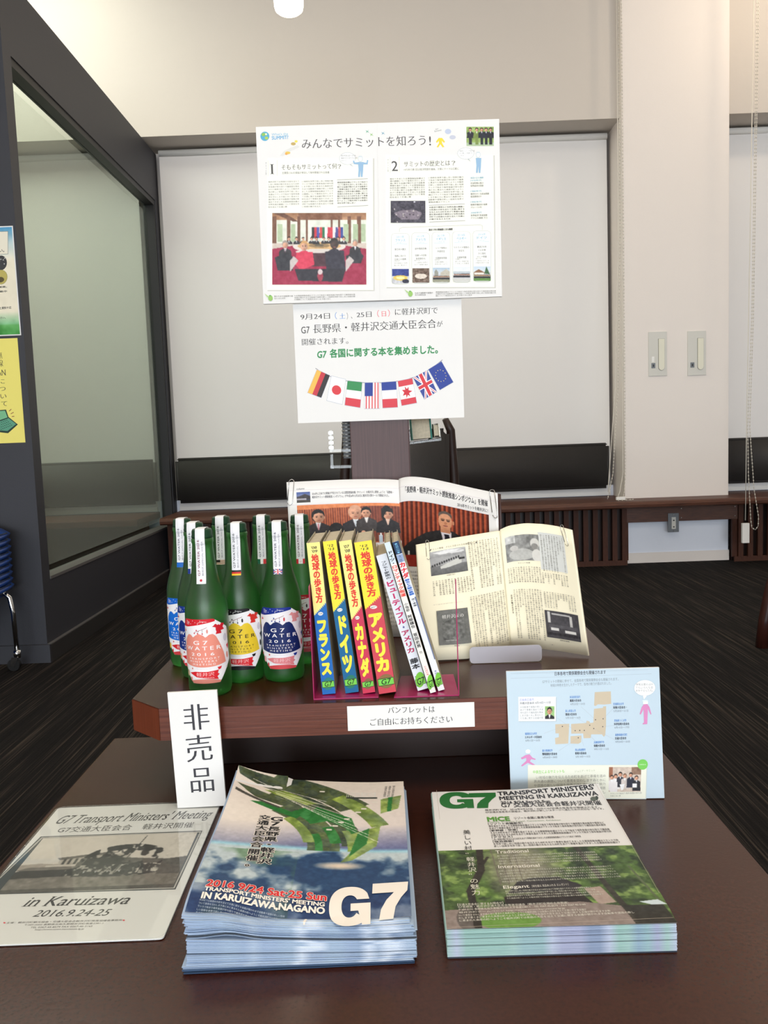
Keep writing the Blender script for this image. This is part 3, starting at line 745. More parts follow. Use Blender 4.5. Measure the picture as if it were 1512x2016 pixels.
# ------------------------------------------------------------------ trolley of stacked blue chairs at the left edge
def blue_chair(x, y, z, label, group):
    t = empty('stacking_chair', (x, y, z), label=label, cat='chair', group=group)
    P = []
    for i in range(13):
        a = i / 12; row = []
        for j in range(9):
            b = j / 8 * 2 - 1
            xx = -.40 + a * .40; zz = .045 * (a ** 6) * -1 + .012 * b * b
            row.append((xx, b * .21 * (1 - .12 * a), zz))
        P.append(row)
    o = MB().grid(P).build('seat_shell', M['blue'], t, fix=False)
    md = o.modifiers.new('thick', 'SOLIDIFY'); md.thickness = .020; md.offset = -1
    MB().tube([(-.36, -.20, -.012), (-.02, -.185, -.012), (.004, -.16, -.014), (.004, .16, -.014), (-.02, .185, -.012), (-.36, .20, -.012)], .0032, 8).build('steel_frame', M['chrome'], t)
    return t
first = None
for i in range(9):
    zz = .385 + i * .0272
    lab = ['lowest blue seat shell, resting on the chrome trolley rail', 'blue seat shell, second from the bottom of the stack', 'blue seat shell, third from the bottom of the stack', 'blue seat shell, fourth from the bottom of the stack', 'middle blue seat shell, fifth in the stack of nine', 'blue seat shell, fourth from the top of the stack', 'blue seat shell, third from the top of the stack', 'blue seat shell just below the topmost one', 'topmost blue seat shell of the stack at the left edge'][i]
    if first is None: first = blue_chair(-1.612, 3.30, zz, lab, 'blue chairs stacked at the left edge')
    else:
        c = copy_tree(first); c.location = (-1.612 - .0004 * (8 - i), 3.30, zz); c['label'] = lab
tr = empty('chair_trolley', (-1.63, 3.30, 0), label='chrome castor trolley carrying the blue chair stack', cat='trolley')
for sy in (-1, 1):
    MB().tube([(-.45, sy * .16, .34), (-.06, sy * .16, .355), (-.02, sy * .16, .345), (.012, sy * .16, .315), (.022, sy * .16, .25), (.026, sy * .16, .09)], .0105, 10).build('leg', M['chrome'], tr)
    MB().lathe([(0, .055), (.013, .055), (.016, .070), (.016, .088), (0, .092)], 16, (.026, sy * .16)).build('castor_swivel', M['chrome'], tr)
    m = MB(); n = 20
    for dy in (0,):
        m.add([(.010 + .026 * math.cos(2 * PI * k / n), sy * .16 + d, .0265 + .026 * math.sin(2 * PI * k / n)) for d in (-.011, .011) for k in range(n)],
              [tuple(range(n)), tuple(range(2 * n - 1, n - 1, -1))] + [(k, (k + 1) % n, n + (k + 1) % n, n + k) for k in range(n)])
    m.build('castor_wheel', M['black'], tr)
    MB().add([(.034, sy * .16 - .014, .060), (.006, sy * .16 - .014, .060), (-.004, sy * .16 - .014, .022), (.014, sy * .16 - .014, .018), (.034, sy * .16 - .012, .060), (.006, sy * .16 - .012, .060), (-.004, sy * .16 - .012, .022), (.014, sy * .16 - .012, .018)],
             [(0, 1, 2, 3), (7, 6, 5, 4), (0, 3, 7, 4), (1, 0, 4, 5), (2, 1, 5, 6), (3, 2, 6, 7)]).build('castor_fork', M['chrome'], tr)
MB().tube([(-.02, -.16, .345), (-.02, .16, .345)], .009, 8).build('cross_rail', M['chrome'], tr)
bs = []
for i in range(11):
    a = i / 10; ang = -.2 + a * 1.5
    bs.append([(-.02 - .16 * math.sin(ang * 1.0) - .03, b * .20, .335 - .20 * (1 - math.cos(ang)) * 1.0 - .10 * a) for b in (-1, -.5, 0, .5, 1)])
o = MB().grid(bs).build('carrying_shell', M['blue'], tr, fix=False); md = o.modifiers.new('thick', 'SOLIDIFY'); md.thickness = .012

# ================================================================== posters and printed boards
def paper_thing(name, w_, h, th, mat_, label, cat, loc, yaw=0, tilt=0, roll=0, group=None, partname='sheet', lying=False):
    """sheet with its lower edge centre at loc; front looks to -Y (or up when lying)"""
    t = empty(name, (0, 0, 0), label=label, cat=cat, group=group)
    a = PI / 2 if lying else tilt
    t.matrix_world = Matrix.Translation(loc) @ Matrix.Rotation(yaw, 4, 'Z') @ Matrix.Rotation(-a, 4, 'X') @ Matrix.Rotation(-roll, 4, 'Y')
    m = MB().cbox(-w_ / 2, w_ / 2, 0, th, 0, h, min(th * .3, .0006)) if th > .0008 else MB().box(-w_ / 2, w_ / 2, 0, th, 0, h)
    m.build(partname, mat_, t)
    return t

def pic_meeting():
    c = Cv(190, 140, (120, 78, 52))
    c.vgrad(0, .16, (150, 100, 66), (188, 140, 100)); c.rect(.28, .0, .74, .13, (120, 74, 50))
    c.rect(0, .10, 1, .48, (226, 230, 214)); c.noise(18, 22, 3, (c.Y < .48) * 1.0)
    c.poly([(0, 0), (.22, .12), (.28, .12), (.12, 0)], (92, 56, 40))
    for x, wd in ((.0, .05), (.16, .035), (.27, .03), (.36, .02), (.62, .02), (.70, .02), (.80, .035), (.90, .04)):
        c.rect(x, .05, x + wd, .50, (108, 66, 46))
    for x in (.06, .20, .76, .86, .94): c.rect(x, .16, x + .05, .40, (170, 190, 150))
    for i, col in enumerate(((30, 30, 30), (200, 40, 50), (60, 70, 160), (205, 60, 60), (40, 110, 70), (240, 240, 240), (200, 40, 60), (210, 50, 60), (230, 225, 225), (60, 60, 130), (190, 60, 70), (40, 60, 140))):
        c.poly([(.42 + i * .028, .20), (.445 + i * .028, .20), (.448 + i * .028, .35), (.418 + i * .028, .35)], col)
    c.vgrad(.42, 1.0, (206, 190, 176), (206, 190, 176)); c.poly([(0, .50), (.2, .46), (.8, .46), (1, .50), (1, 1), (0, 1)], (152, 24, 56)); c.noise(30, 12, 5, (c.Y > .5) * 1.)
    c.ell(.50, .47, .28, .075, (226, 214, 204)); c.ell(.50, .46, .23, .055, (214, 168, 108)); c.ell(.50, .455, .11, .03, (146, 116, 76)); c.ell(.5, .45, .05, .015, (90, 80, 60))
    for x, k in ((.18, .024), (.26, .022), (.33, .02), (.42, .02), (.47, .022), (.55, .02), (.60, .02), (.70, .022), (.76, .024)):
        c.person(x, .36, k * 1.1, 190 / 140, body=3)
    c.person(.14, .44, .05, 1.36, hair=(150, 140, 130), tie=(90, 40, 60), body=3.6); c.poly([(.03, .62), (.14, .56), (.24, .62), (.22, .80), (.06, .80)], (30, 30, 36))
    c.person(.88, .42, .045, 1.36, hair=(150, 140, 130), body=3.6); c.poly([(.78, .60), (.92, .52), (.97, .60), (.94, .70), (.80, .70)], (34, 34, 40))
    c.ell(.5, .54, .25, .04, (216, 206, 198)); c.poly([(.40, .56), (.62, .56), (.66, .74), (.36, .74)], (60, 30, 38))
    c.person(.34, .46, .065, 1.36, hair=(208, 156, 96), suit=(208, 40, 70), shirt=(208, 40, 70), body=3.2); c.poly([(.26, .55), (.43, .54), (.45, .72), (.30, .80), (.24, .70)], (212, 44, 72))
    c.person(.66, .43, .07, 1.36, hair=(40, 34, 32), skin=(60, 44, 40), suit=(34, 32, 42), shirt=(34, 32, 42), body=3.2); c.poly([(.56, .54), (.76, .52), (.78, .80), (.58, .84)], (36, 34, 46))
    for x in (.21, .80): c.poly([(x - .02, .66), (x + .02, .60), (x + .07, .66), (x - .05 + .03, .82)], (196, 184, 180))
    c.poly([(.24, .78), (.78, .78), (.74, .96), (.28, .94)], (28, 26, 34)); c.ell(.51, .88, .03, .07, (150, 40, 60)); c.ell(.51, .82, .025, .04, (210, 190, 190))
    return c.fade(.12)
def pic_hall():
    c = Cv(70, 46, (50, 46, 58)); c.noise(14, 26, 4)
    c.poly([(.1, .55), (.35, .42), (.7, .42), (.9, .55), (.8, .85), (.3, .85)], (118, 106, 118)); c.noise(30, 34, 9)
    for k in range(26): c.ell(RNG.uniform(.05, .95), RNG.uniform(.3, .95), .02, .03, (30, 26, 34) if k % 3 else (200, 190, 186))
    c.ell(.68, .06, .03, .03, (240, 240, 250)); return c.fade(.1)
def pic_small(i):
    c = Cv(46, 42, (200, 200, 205))
    if i == 0: c.rect(0, 0, 1, .5, (52, 66, 140)); c.noise(9, 30, 1); c.ell(.5, .62, .42, .18, (232, 200, 96)); c.ell(.5, .62, .25, .09, (250, 236, 170)); c.ell(.8, .85, .2, .14, (40, 40, 60))
    if i == 1: c.fill(c.X > -1, (112, 92, 78)); c.noise(12, 50, 2); c.ell(.5, .55, .35, .18, (226, 214, 200)); c.noise(18, 26, 8)
    if i == 2: c.vgrad(0, .45, (176, 196, 214), (214, 220, 224)); c.poly([(.1, .3), (.2, .12), (.32, .3), (.32, .7), (.1, .7)], (150, 150, 140)); c.poly([(.45, .35), (.8, .1), (1, .3), (1, .7), (.45, .7)], (196, 190, 176)); c.rect(0, .62, 1, 1, (150, 150, 128))
    if i == 3: c.vgrad(0, .5, (226, 232, 236), (236, 238, 240)); c.rect(0, .3, 1, .45, (190, 200, 206)); c.rect(0, .78, 1, 1, (206, 206, 200))
    if i == 4: c.vgrad(0, .4, (196, 214, 230), (220, 228, 232)); c.poly([(0, .42), (.3, .2), (.62, .4), (.62, .6), (0, .6)], (140, 100, 70)); c.rect(.05, .42, .6, .6, (230, 226, 216)); c.poly([(.62, .5), (.75, 0), (.95, .55)], (62, 100, 62)); c.rect(0, .6, 1, 1, (96, 140, 66))
    if i >= 2:
        for k in range(11): c.person(.08 + k * .085, .52 if i == 3 else .62, .05, 1.1, body=4)
    return c
def pic_group():
    c = Cv(64, 48, (150, 176, 96)); c.noise(10, 44, 6); c.rect(0, .82, 1, 1, (176, 196, 160))
    for x, s in ((.15, (40, 40, 46)), (.38, (120, 140, 70)), (.56, (30, 34, 46)), (.72, (30, 34, 46)), (.88, (30, 30, 36))):
        c.person(x, .16, .09, 1.33, suit=s, body=4.6); c.rect(x - .05, .5, x + .05, .92, s)
    return c

# ---- large panel
BW, BH = .4175, .2985
t = paper_thing('information_panel', BW, BH, .005, M['paper'], 'large white panel with title, meeting photo and two articles, uppermost on the post', 'poster', (.0003, 1.484, 1.1802), roll=-.0061, partname='panel_board')
S = Sheet(BW, BH, ((40, 83), (1435, 40), (1443, 1060), (85, 1102)))
for a, b in (((105, 262), (712, 1022)), ((783, 246), (1400, 1006))):
    S.rect((a[0] + 4, a[1] + 5), (b[0] + 7, b[1] + 6), (205, 204, 196)); S.rect(a, b, (246, 246, 234))
S.ell((93, 138), 26, 27, (88, 172, 206)); S.ell((85, 128), 12, 10, (140, 190, 90)); S.ell((102, 148), 10, 9, (170, 200, 90)); S.ell((100, 126), 6, 6, (230, 240, 200))
S.T("What's the", (132, 134), (226, 130), 13, (120, 190, 220)); S.T('SUMMIT?', (133, 158), (228, 153), 20, (90, 170, 214), bold=.02)
S.T('みんなでサミットを知ろう', (306, 211), (1014, 191), 56, (84, 80, 80), serif=True); S.T('!', (1034, 192), (1044, 192), 52, (84, 80, 80), bold=.01)
for i, (x, y) in enumerate(((680, 112), (704, 130), (770, 122))):
    S.poly([(x - 10, y - 8), (x + 2, y - 2), (x + 8, y - 12), (x + 4, y), (x + 12, y + 8), (x, y + 2), (x - 8, y + 10), (x - 4, y)], ((110, 180, 150), (150, 200, 120), (120, 170, 190))[i])
S.poly([(180, 250), (205, 222), (240, 205), (280, 190), (292, 200), (240, 224), (200, 250)], (222, 222, 218)); S.ell((256, 182), 14, 9, (196, 170, 100)); S.ell((272, 168), 9, 7, (240, 220, 90)); S.ell((224, 234), 15, 8, (230, 196, 90)); S.ell((216, 240), 8, 6, (230, 170, 90))
S.ell((1142, 113), 18, 15, (190, 200, 222)); S.ell((1168, 146), 18, 12, (196, 200, 214)); S.T('G7', (1070, 104), (1086, 102), 8, (120, 120, 120)); S.T('Summit', (1064, 116), (1104, 108), 9, (120, 130, 120))
S.poly([(1088, 150), (1108, 150), (1124, 172), (1118, 178), (1106, 166), (1108, 182), (1120, 202), (1110, 204), (1097, 186), (1086, 204), (1076, 202), (1090, 180), (1089, 166), (1078, 178), (1072, 172)], (240, 214, 60)); S.ell((1099, 140), 9, 9, (236, 240, 240))
S.img(pic_group(), (1247, 86), (1403, 197))
for k, (x, y) in enumerate(((118, 356), (816, 340))):
    S.T('12'[k], (x + 3 + 4 * (k == 0), y), (x + (28 if k == 0 else 38), y), 58, (80, 78, 78), serif=True)
    S.line([(x - 6, y - 78), (x - 6, y + 12)], .0004, (190, 188, 180)); S.line([(x + 46, y - 80), (x + 46, y + 10)], .0004, (190, 188, 180))
    S.TV('サミット豆知識'[:5], (x - 18, y - 70), (x - 18, y + 5), 8, (150, 150, 145))
S.T('そもそもサミットって何', (189, 333), (506, 326), 30, (90, 88, 86), serif=True); S.T('？', (510, 328), (530, 327), 27, (90, 88, 86))
S.T('主要国とEUの首脳が参加して毎年開催される会議', (192, 356), (462, 353), 12, (120, 118, 116))
S.T('サミットの歴史とは', (888, 316), (1152, 309), 30, (90, 88, 86), serif=True); S.T('？', (1160, 309), (1182, 308), 27, (90, 88, 86))
S.T('1975年の第1回は経済問題を議論。次第にテーマは広範に', (889, 339), (1203, 333), 12, (120, 118, 116))
def bubble(x, y, rx, ry, tail): S.ell((x, y), rx + 1.6, ry + 1.6, (170, 178, 180)); S.poly([(x - 2, y + ry - 8), (x + 16, y + ry - 6), tail], (190, 196, 198)); S.ell((x, y), rx, ry, (250, 251, 250))
bubble(566, 268, 45, 34, (600, 316))
for i, l in enumerate(('毎回内容は変わるから', '事前の打ち合わせも大切', 'なんだって')): S.T(l, (530, 256 + i * 14), (530 + 13 * (len(l) - 2) * .8, 255 + i * 14), 9, (80, 80, 80))
bubble(1242, 240, 46, 32, (1270, 288))
for i, l in enumerate(('毎回メンバーが変わる', 'から楽しい会議かも', 'しれないね')): S.T(l, (1208, 230 + i * 13), (1208 + 12 * (len(l) - 3), 229 + i * 13), 9, (110, 110, 110))
for (x, y, arms) in ((640, 262, 1), (1313, 240, 0)):
    S.poly([(x - 14, y + 26), (x + 18, y + 26), (x + 16, y + 68), (x + 12, y + 112), (x + 2, y + 112), (x + 1, y + 74), (x - 3, y + 112), (x - 13, y + 112), (x - 11, y + 68)], (150, 186, 216))
    if arms: S.poly([(x - 12, y + 40), (x - 38, y + 38), (x - 44, y + 18), (x - 36, y + 18), (x - 32, y + 28), (x - 10, y + 27)], (150, 186, 216)); S.poly([(x + 12, y + 27), (x + 34, y + 30), (x + 38, y + 14), (x + 45, y + 15), (x + 42, y + 40), (x + 12, y + 40)], (150, 186, 216))
    S.ell((x, y + 8), 13, 17, (170, 190, 205)); S.ell((x, y + 8), 11.5, 15, (240, 243, 242)); S.ell((x, y - 6), 11, 4, (208, 218, 222))
def block(x0, y0, x1, n, dy, cpl, slope=-.02, col=(120, 120, 116), h=8.5, last=.6, b=0):
    for i in range(n):
        f = last if i == n - 1 else 1.0; k = max(3, int(cpl * f)); xe = x0 + (x1 - x0) * f
        S.T(filler(k), (x0, y0 + i * dy), (xe, y0 + i * dy + (xe - x0) * slope), h, col, bold=b)
block(114, 406, 290, 11, 14.5, 15); block(306, 404, 484, 11, 14.5, 15)
block(508, 410, 680, 10, 13.2, 15, col=(90, 90, 88), b=.008); S.line([(506, 391), (682, 384)], .0005, (120, 120, 120)); S.line([(508, 546), (684, 538)], .0005, (120, 120, 120))
block(808, 390, 1008, 9, 13.2, 16); block(1028, 384, 1228, 11, 14, 16)
S.line([(1030, 538), (1234, 530)], .0005, (120, 120, 120)); block(1032, 554, 1232, 6, 13.6, 16, col=(90, 90, 88), b=.008); S.line([(1032, 634), (1236, 626)], .0005, (120, 120, 120))
for i, l in enumerate(('各回の主な議題', '1970年代', '石油危機以後の', '世界経済の回復', '', '1980年代', '東西をめぐる政治問題', '貿易摩擦ほか', '', '1990年代', '新興市場経済の発展', 'グローバル化', '', '2000年代', '世界経済 気候変動', 'アフリカ開発 テロ')):
    if l: S.T(l, (1268, 386 + i * 15.4), (1268 + 10.5 * len(l), 384 + i * 15.4), 10, (100, 170, 200) if i in (0, 1, 5, 9, 13) else (100, 100, 98))
S.img(pic_meeting(), (136, 581), (672, 991)); S.img(pic_hall(), (812, 512), (1010, 638))
S.line([(862, 690), (862, 672), (880, 664), (1322, 650), (1334, 656), (1334, 680)], .0004, (180, 180, 176)); S.T('過去５年の開催国と主な議題', (1028, 684), (1164, 680), 11, (60, 60, 60), bold=.02)
heads = ('2011年|フランス', '2012年|アメリカ', '2013年|イギリス', '2014年|ベルギー', '2015年|ドイツ'); bod = (('東日本大震災', '', '復興に向けた', '日本との連携'), ('欧州債務危機', '', '信頼への回復', '財政健全化'), ('シリア情勢の', '早期安定', '', '北朝鮮核問題'), ('ウクライナ情勢の', '安定化', '', '北朝鮮問題'), ('難民70年', 'テロ対策', 'から強化', 'ロシア問題'))
for i in range(5):
    x = 816 + i * 116; y = 700 - i * 3.4
    def rr(x0, y0, x1, y1, r, col): S.poly([(x0 + r, y0), (x1 - r, y0), (x1 - r * .3, y0 + r * .3), (x1, y0 + r), (x1, y1 - r), (x1 - r * .3, y1 - r * .3), (x1 - r, y1), (x0 + r, y1), (x0 + r * .3, y1 - r * .3), (x0, y1 - r), (x0, y0 + r), (x0 + r * .3, y0 + r * .3)], col)
    rr(x - 1.5, y - 1.5, x + 101.5, y + 288, 18, (184, 188, 184)); rr(x, y, x + 100, y + 286, 17, (250, 250, 244))
    a, b = heads[i].split('|'); S.T(a, (x + 28, y + 26), (x + 72, y + 25), 13, (110, 180, 210)); S.T(b, (x + 22, y + 46), (x + 78, y + 45), 15, (110, 180, 210), bold=.02); S.T(filler(5), (x + 30, y + 58), (x + 70, y + 57), 7, (150, 190, 205))
    S.line([(x + 10, y + 62), (x + 90, y + 60)], .0004, (150, 200, 215))
    for j, l in enumerate(bod[i]):
        if l: S.T(l, (x + 50 - 5.4 * len(l), y + 96 + j * 19), (x + 50 + 5.4 * len(l), y + 95 + j * 19), 11, (90, 90, 88), bold=.008)
    for j in range(3): S.T(filler(8 if j else 4), (x + 14, y + 162 + j * 12), (x + (90 if j else 44), y + 161 + j * 12), 8, (130, 130, 126))
    S.img(pic_small(i), (x + 2, y + 202), (x + 98, y + 284))
for x, y in ((112, 1064), (908, 1040)):
    S.ell((x + 14, y + 4), 13, 16, (150, 196, 100)); S.poly([(x - 4, y), (x - 20, y - 22), (x - 8, y - 14), (x + 4, y - 6)], (180, 210, 140)); S.ell((x + 12, y - 10), 6, 4, (110, 170, 90))
block(148, 1062, 254, 2, 12, 10, h=8); block(262, 1058, 608, 3, 11, 32, h=7); block(948, 1044, 1050, 2, 11, 10, h=8, col=(70, 70, 70)); block(1066, 1038, 1408, 3, 10.5, 32, h=7)
S.line([(736, 70), (748, 1080)], .0003, (226, 226, 222))
S.build('panel_print', t)

# ---- notice below it
NW, NH = .296, .214
t = paper_thing('summit_notice', NW, NH, .0006, M['paper'], 'white notice with date lines and a garland of eight flags, under the large panel', 'notice', (-.0100, 1.4925, .9722), roll=-.0013, partname='paper')
S = Sheet(NW, NH, ((62, 42), (1388, 14), (1407, 962), (108, 1012)))
K = (64, 62, 62)
S.T('9月24日', (126, 194), (362, 187), 46, K, serif=True); S.T('（', (402, 190), (418, 189), 50, (100, 150, 210)); S.T('土', (438, 190), (484, 188), 42, (90, 150, 220), serif=True); S.T('）、', (496, 192), (540, 189), 48, K)
S.T('25日', (574, 181), (692, 177), 44, K, serif=True); S.T('（', (736, 178), (752, 177), 50, (230, 110, 120)); S.T('日', (772, 175), (806, 174), 42, (230, 90, 100), serif=True); S.T('）', (820, 175), (836, 174), 50, (230, 110, 120))
S.T('に軽井沢町で', (876, 167), (1208, 157), 50, K, serif=True)
S.T('G7', (132, 302), (200, 300), 54, K, serif=True); S.T('長野県・軽井沢交通大臣会合', (228, 300), (1196, 268), 66, K, serif=True); S.T('が', (1200, 262), (1246, 260), 44, K, serif=True)
S.T('開催されます。', (138, 396), (508, 386), 50, K, serif=True)
S.T('G7', (258, 496), (332, 494), 52, (44, 140, 80), bold=.028, shear=.1); S.T('各国に関する本を集めました。', (360, 494), (1208, 466), 62, (44, 140, 80), bold=.030)
arc = lambda x: 578 + (x - 250) * .42 - (x - 250) ** 2 * .000545 * .85 if False else None
rope = [(246, 578), (330, 632), (420, 664), (510, 682), (610, 692), (740, 694), (860, 687), (960, 670), (1040, 646), (1110, 612), (1170, 572), (1242, 518)]
S.line(rope, .0009, (100, 100, 122))
def flag(q, fn):
    """q = TL,TR,BR,BL in layout units; fn paints in 0..1"""
    g = lambda u, v: tuple((1 - v) * ((1 - u) * q[0][i] + u * q[1][i]) + v * ((1 - u) * q[3][i] + u * q[2][i]) for i in (0, 1))
    def R(u0, v0, u1, v1, col): S.poly([g(u0, v0), g(u1, v0), g(u1, v1), g(u0, v1)], col)
    def PL(pts, col): S.poly([g(*p_) for p_ in pts], col)
    R(-.02, -.015, 1.02, 1.015, (176, 182, 196)); fn(R, PL)
RD, BL_, GR = (214, 62, 74), (38, 62, 150), (52, 140, 82)
flag([(258, 590), (360, 636), (292, 810), (184, 770)], lambda R, P: (R(0, 0, .34, 1, (250, 186, 84)), R(.34, 0, .67, 1, (200, 56, 68)), R(.67, 0, 1, 1, (48, 44, 46))))
def jp(R, P): R(0, 0, 1, 1, (246, 246, 248)); P([(.5 + .32 * math.cos(a * .35), .5 + .19 * math.sin(a * .35)) for a in range(18)], (216, 60, 68))
flag([(374, 640), (486, 668), (458, 862), (338, 832)], jp)
flag([(502, 678), (616, 690), (600, 888), (480, 868)], lambda R, P: (R(0, 0, 1, .36, GR), R(0, .36, 1, .68, (248, 248, 248)), R(0, .68, 1, 1, RD)))
def us(R, P):
    R(0, 0, 1, 1, (246, 240, 240))
    for i in range(5): R(.06 + i * .2, 0, .15 + i * .2, 1, (220, 100, 104))
    R(0, 0, .55, .52, BL_)
flag([(638, 694), (752, 692), (752, 894), (636, 896)], us)
flag([(768, 692), (882, 684), (894, 884), (778, 890)], lambda R, P: (R(0, 0, 1, .32, BL_), R(0, .32, 1, .66, (248, 248, 248)), R(0, .66, 1, 1, RD)))
def ca(R, P):
    R(0, 0, 1, 1, (248, 246, 246)); R(0, 0, 1, .24, RD); R(0, .76, 1, 1, RD)
    P([(.86, .5), (.62, .44), (.66, .30), (.52, .38), (.40, .26), (.40, .40), (.18, .38), (.30, .5), (.18, .62), (.40, .60), (.40, .74), (.52, .62), (.66, .70), (.62, .56)], (206, 40, 56))
flag([(896, 682), (1008, 660), (1042, 850), (926, 872)], ca)
def uk(R, P):
    R(0, 0, 1, 1, (52, 70, 150))
    for a, b in (((0, 0), (1, 1)), ((1, 0), (0, 1))):
        dx = .16; P([(a[0] - (dx if a[0] else 0), a[1]), (a[0] + (0 if a[0] else dx), a[1]), (b[0] + (dx if not b[0] else 0), b[1]), (b[0] - (dx if b[0] else 0), b[1])], (244, 244, 246)); 
        P([(abs(a[0] - .06), a[1]), (abs(a[0] - .06) + (.05 if not a[0] else -.05), a[1]), (abs(b[0] - .06), b[1]), (abs(b[0] - .06) + (.05 if not b[0] else -.05), b[1])], (222, 80, 90))
    R(.32, 0, .68, 1, (244, 244, 246)); R(0, .40, 1, .60, (244, 244, 246)); R(.39, 0, .61, 1, (212, 52, 62)); R(0, .435, 1, .565, (212, 52, 62))
flag([(1016, 656), (1124, 600), (1198, 764), (1102, 822)], uk)
def eu(R, P):
    R(0, 0, 1, 1, BL_)
    for a in range(12):
        cx, cy = .5 + .34 * math.cos(a * PI / 6), .5 + .25 * math.sin(a * PI / 6); P([(cx - .028, cy), (cx, cy - .022), (cx + .028, cy), (cx, cy + .022)], (244, 226, 120))
flag([(1134, 592), (1234, 530), (1324, 690), (1222, 750)], eu)
S.build('notice_print', t)

# ---- "not for sale" sign
t = paper_thing('not_for_sale_sign', .0645, .156, .004, M['paper'], 'tall white folded card with three large black characters before the bottles', 'sign', (-.2600, 1.0480, .4712), roll=.0230, yaw=-.01, tilt=-.01, partname='card')
S = Sheet(.0645, .156, ((545, 800), (1165, 768), (1250, 2090), (655, 2110)))
S.T('非', (754, 1236), (1070, 1216), 285, (60, 60, 66), serif=True); S.T('売', (782, 1596), (1102, 1568), 285, (60, 60, 66), serif=True); S.T('品', (826, 1936), (1110, 1920), 268, (60, 60, 66), serif=True)
S.build('sign_print', t)
# ---- strip on the shelf edge
t = paper_thing('leaflet_notice', .1668, .0332, .0004, M['paper'], 'small white paper strip taped to the front edge of the shelf', 'notice', (.0178, 1.0632, .5615), partname='paper')
S = Sheet(.1668, .0332, ((412, 108), (1258, 78), (1260, 240), (420, 268)))
S.T('パンフレットは', (684, 154), (994, 146), 42, (60, 60, 62), serif=True); S.T('ご自由にお持ちください', (566, 234), (1112, 212), 44, (60, 60, 62), serif=True)
S.build('notice_print', t)

# ---- blue map board leaning on the shelf
def pic_students():
    c = Cv(80, 62, (206, 190, 176)); c.rect(0, 0, .12, .4, (150, 96, 70)); c.rect(.7, 0, 1, .3, (140, 110, 90)); c.noise(12, 20, 12)
    for x, y, s, h in ((.10, .42, (226, 222, 222), (40, 30, 28)), (.22, .38, (232, 230, 230), (50, 36, 30)), (.36, .30, (44, 44, 54), (30, 24, 22)), (.50, .36, (206, 196, 190), (120, 90, 70)), (.68, .32, (38, 40, 56), (30, 24, 22)), (.86, .44, (34, 34, 40), (40, 28, 26))):
        c.person(x, y, .085, 1.29, hair=h, suit=s, body=6)
    c.poly([(.34, .70), (.50, .68), (.46, .90), (.40, .94)], (236, 236, 236)); c.rect(.74, .66, .88, .82, (240, 240, 240)); c.poly([(0, .6), (.28, .6), (.28, 1), (.05, 1)], (230, 226, 226))
    return c
def pic_portrait():
    c = Cv(40, 46, (150, 190, 120)); c.noise(5, 20, 2); c.person(.48, .38, .26, .87, body=2.5); return c
t = paper_thing('map_board', .1966, .1685, .004, M['paper'], 'pale blue board with Japan map and pink figures, leaning on the shelf', 'poster', (.2423, 1.0405, .4675), yaw=-.052, tilt=.105, roll=.0072, partname='board')
S = Sheet(.1966, .1685, ((72, 90), (1385, 64), (1468, 1195), (105, 1222)))
S.poly([(73, 91), (1384, 66), (1466, 1194), (106, 1220)], (192, 211, 224))
S.line([(112, 110), (1290, 84)], .0003, (160, 176, 190)); S.line([(112, 150), (1320, 118)], .0003, (160, 176, 190)); S.T('日本各地で関係閣僚会合も開催されます', (492, 128), (932, 116), 30, (70, 76, 88), bold=.02)
S.T('G7サミットの開催に併せて、全国各地で関係閣僚会合も開催されます。', (386, 192), (1040, 172), 24, (120, 132, 144)); S.T('地域の特色を生かしたテーマで、各地の魅力が選ばれました。', (456, 224), (980, 206), 24, (120, 132, 144))
MAP = (200, 186, 162)
S.poly([(838, 270), (976, 264), (982, 370), (920, 376), (866, 374), (848, 388), (834, 384)], MAP)
S.poly([(834, 412), (912, 404), (912, 392), (938, 390), (940, 560), (934, 640), (922, 654), (906, 632), (812, 632), (808, 664), (746, 666), (742, 624), (638, 626), (636, 542), (766, 534), (772, 514), (796, 520), (800, 534), (830, 530)], MAP)
S.poly([(498, 544), (620, 540), (612, 712), (500, 718), (496, 664), (530, 656), (530, 624), (500, 622)], MAP); S.poly([(632, 648), (726, 642), (726, 700), (702, 714), (632, 712)], MAP)
for x, y in ((848, 506), (914, 498), (912, 566), (834, 582), (798, 553), (560, 563), (672, 600), (712, 598), (752, 598), (700, 662)): S.ell((x, y), 5, 5, (60, 56, 60), 8)
for a, b in (((720, 392), (846, 504)), ((996, 412), (914, 498)), ((1012, 556), (914, 566)), ((1020, 680), (836, 584)), ((700, 500), (796, 552)), ((400, 622), (558, 566)), ((512, 488), (670, 598)), ((748, 734), (714, 602)), ((850, 690), (754, 600)), ((528, 776), (698, 664))): S.line([a, b], .0002, (170, 176, 184))
def cap(x, y, a, b, cc): S.T(a, (x, y + 22), (x + 13.5 * len(a) * 1.12, y + 19), 20, (74, 134, 206), bold=.012); S.T(b, (x, y + 52), (x + 15 * len(b) * 1.1, y + 49), 20, (60, 66, 78), bold=.025); S.T(cc, (x + 4, y + 80), (x + 130, y + 77), 17, (120, 130, 142))
cap(624, 300, '新潟県新潟市', '農業大臣会合', '4月23日〜24日'); cap(586, 418, '富山県富山市', '環境大臣会合', '5月15日〜16日'); cap(1000, 360, '宮城県仙台市', '財務大臣会合・', '5月20日〜21日')
cap(1010, 502, '茨城県つくば市', '科学技術大臣会合', '5月15日〜17日'); cap(1020, 626, '長野県軽井沢町', '交通大臣会合', '9月24日〜25日'); cap(836, 690, '兵庫県神戸市', '保健大臣会合', '9月11日〜12日')
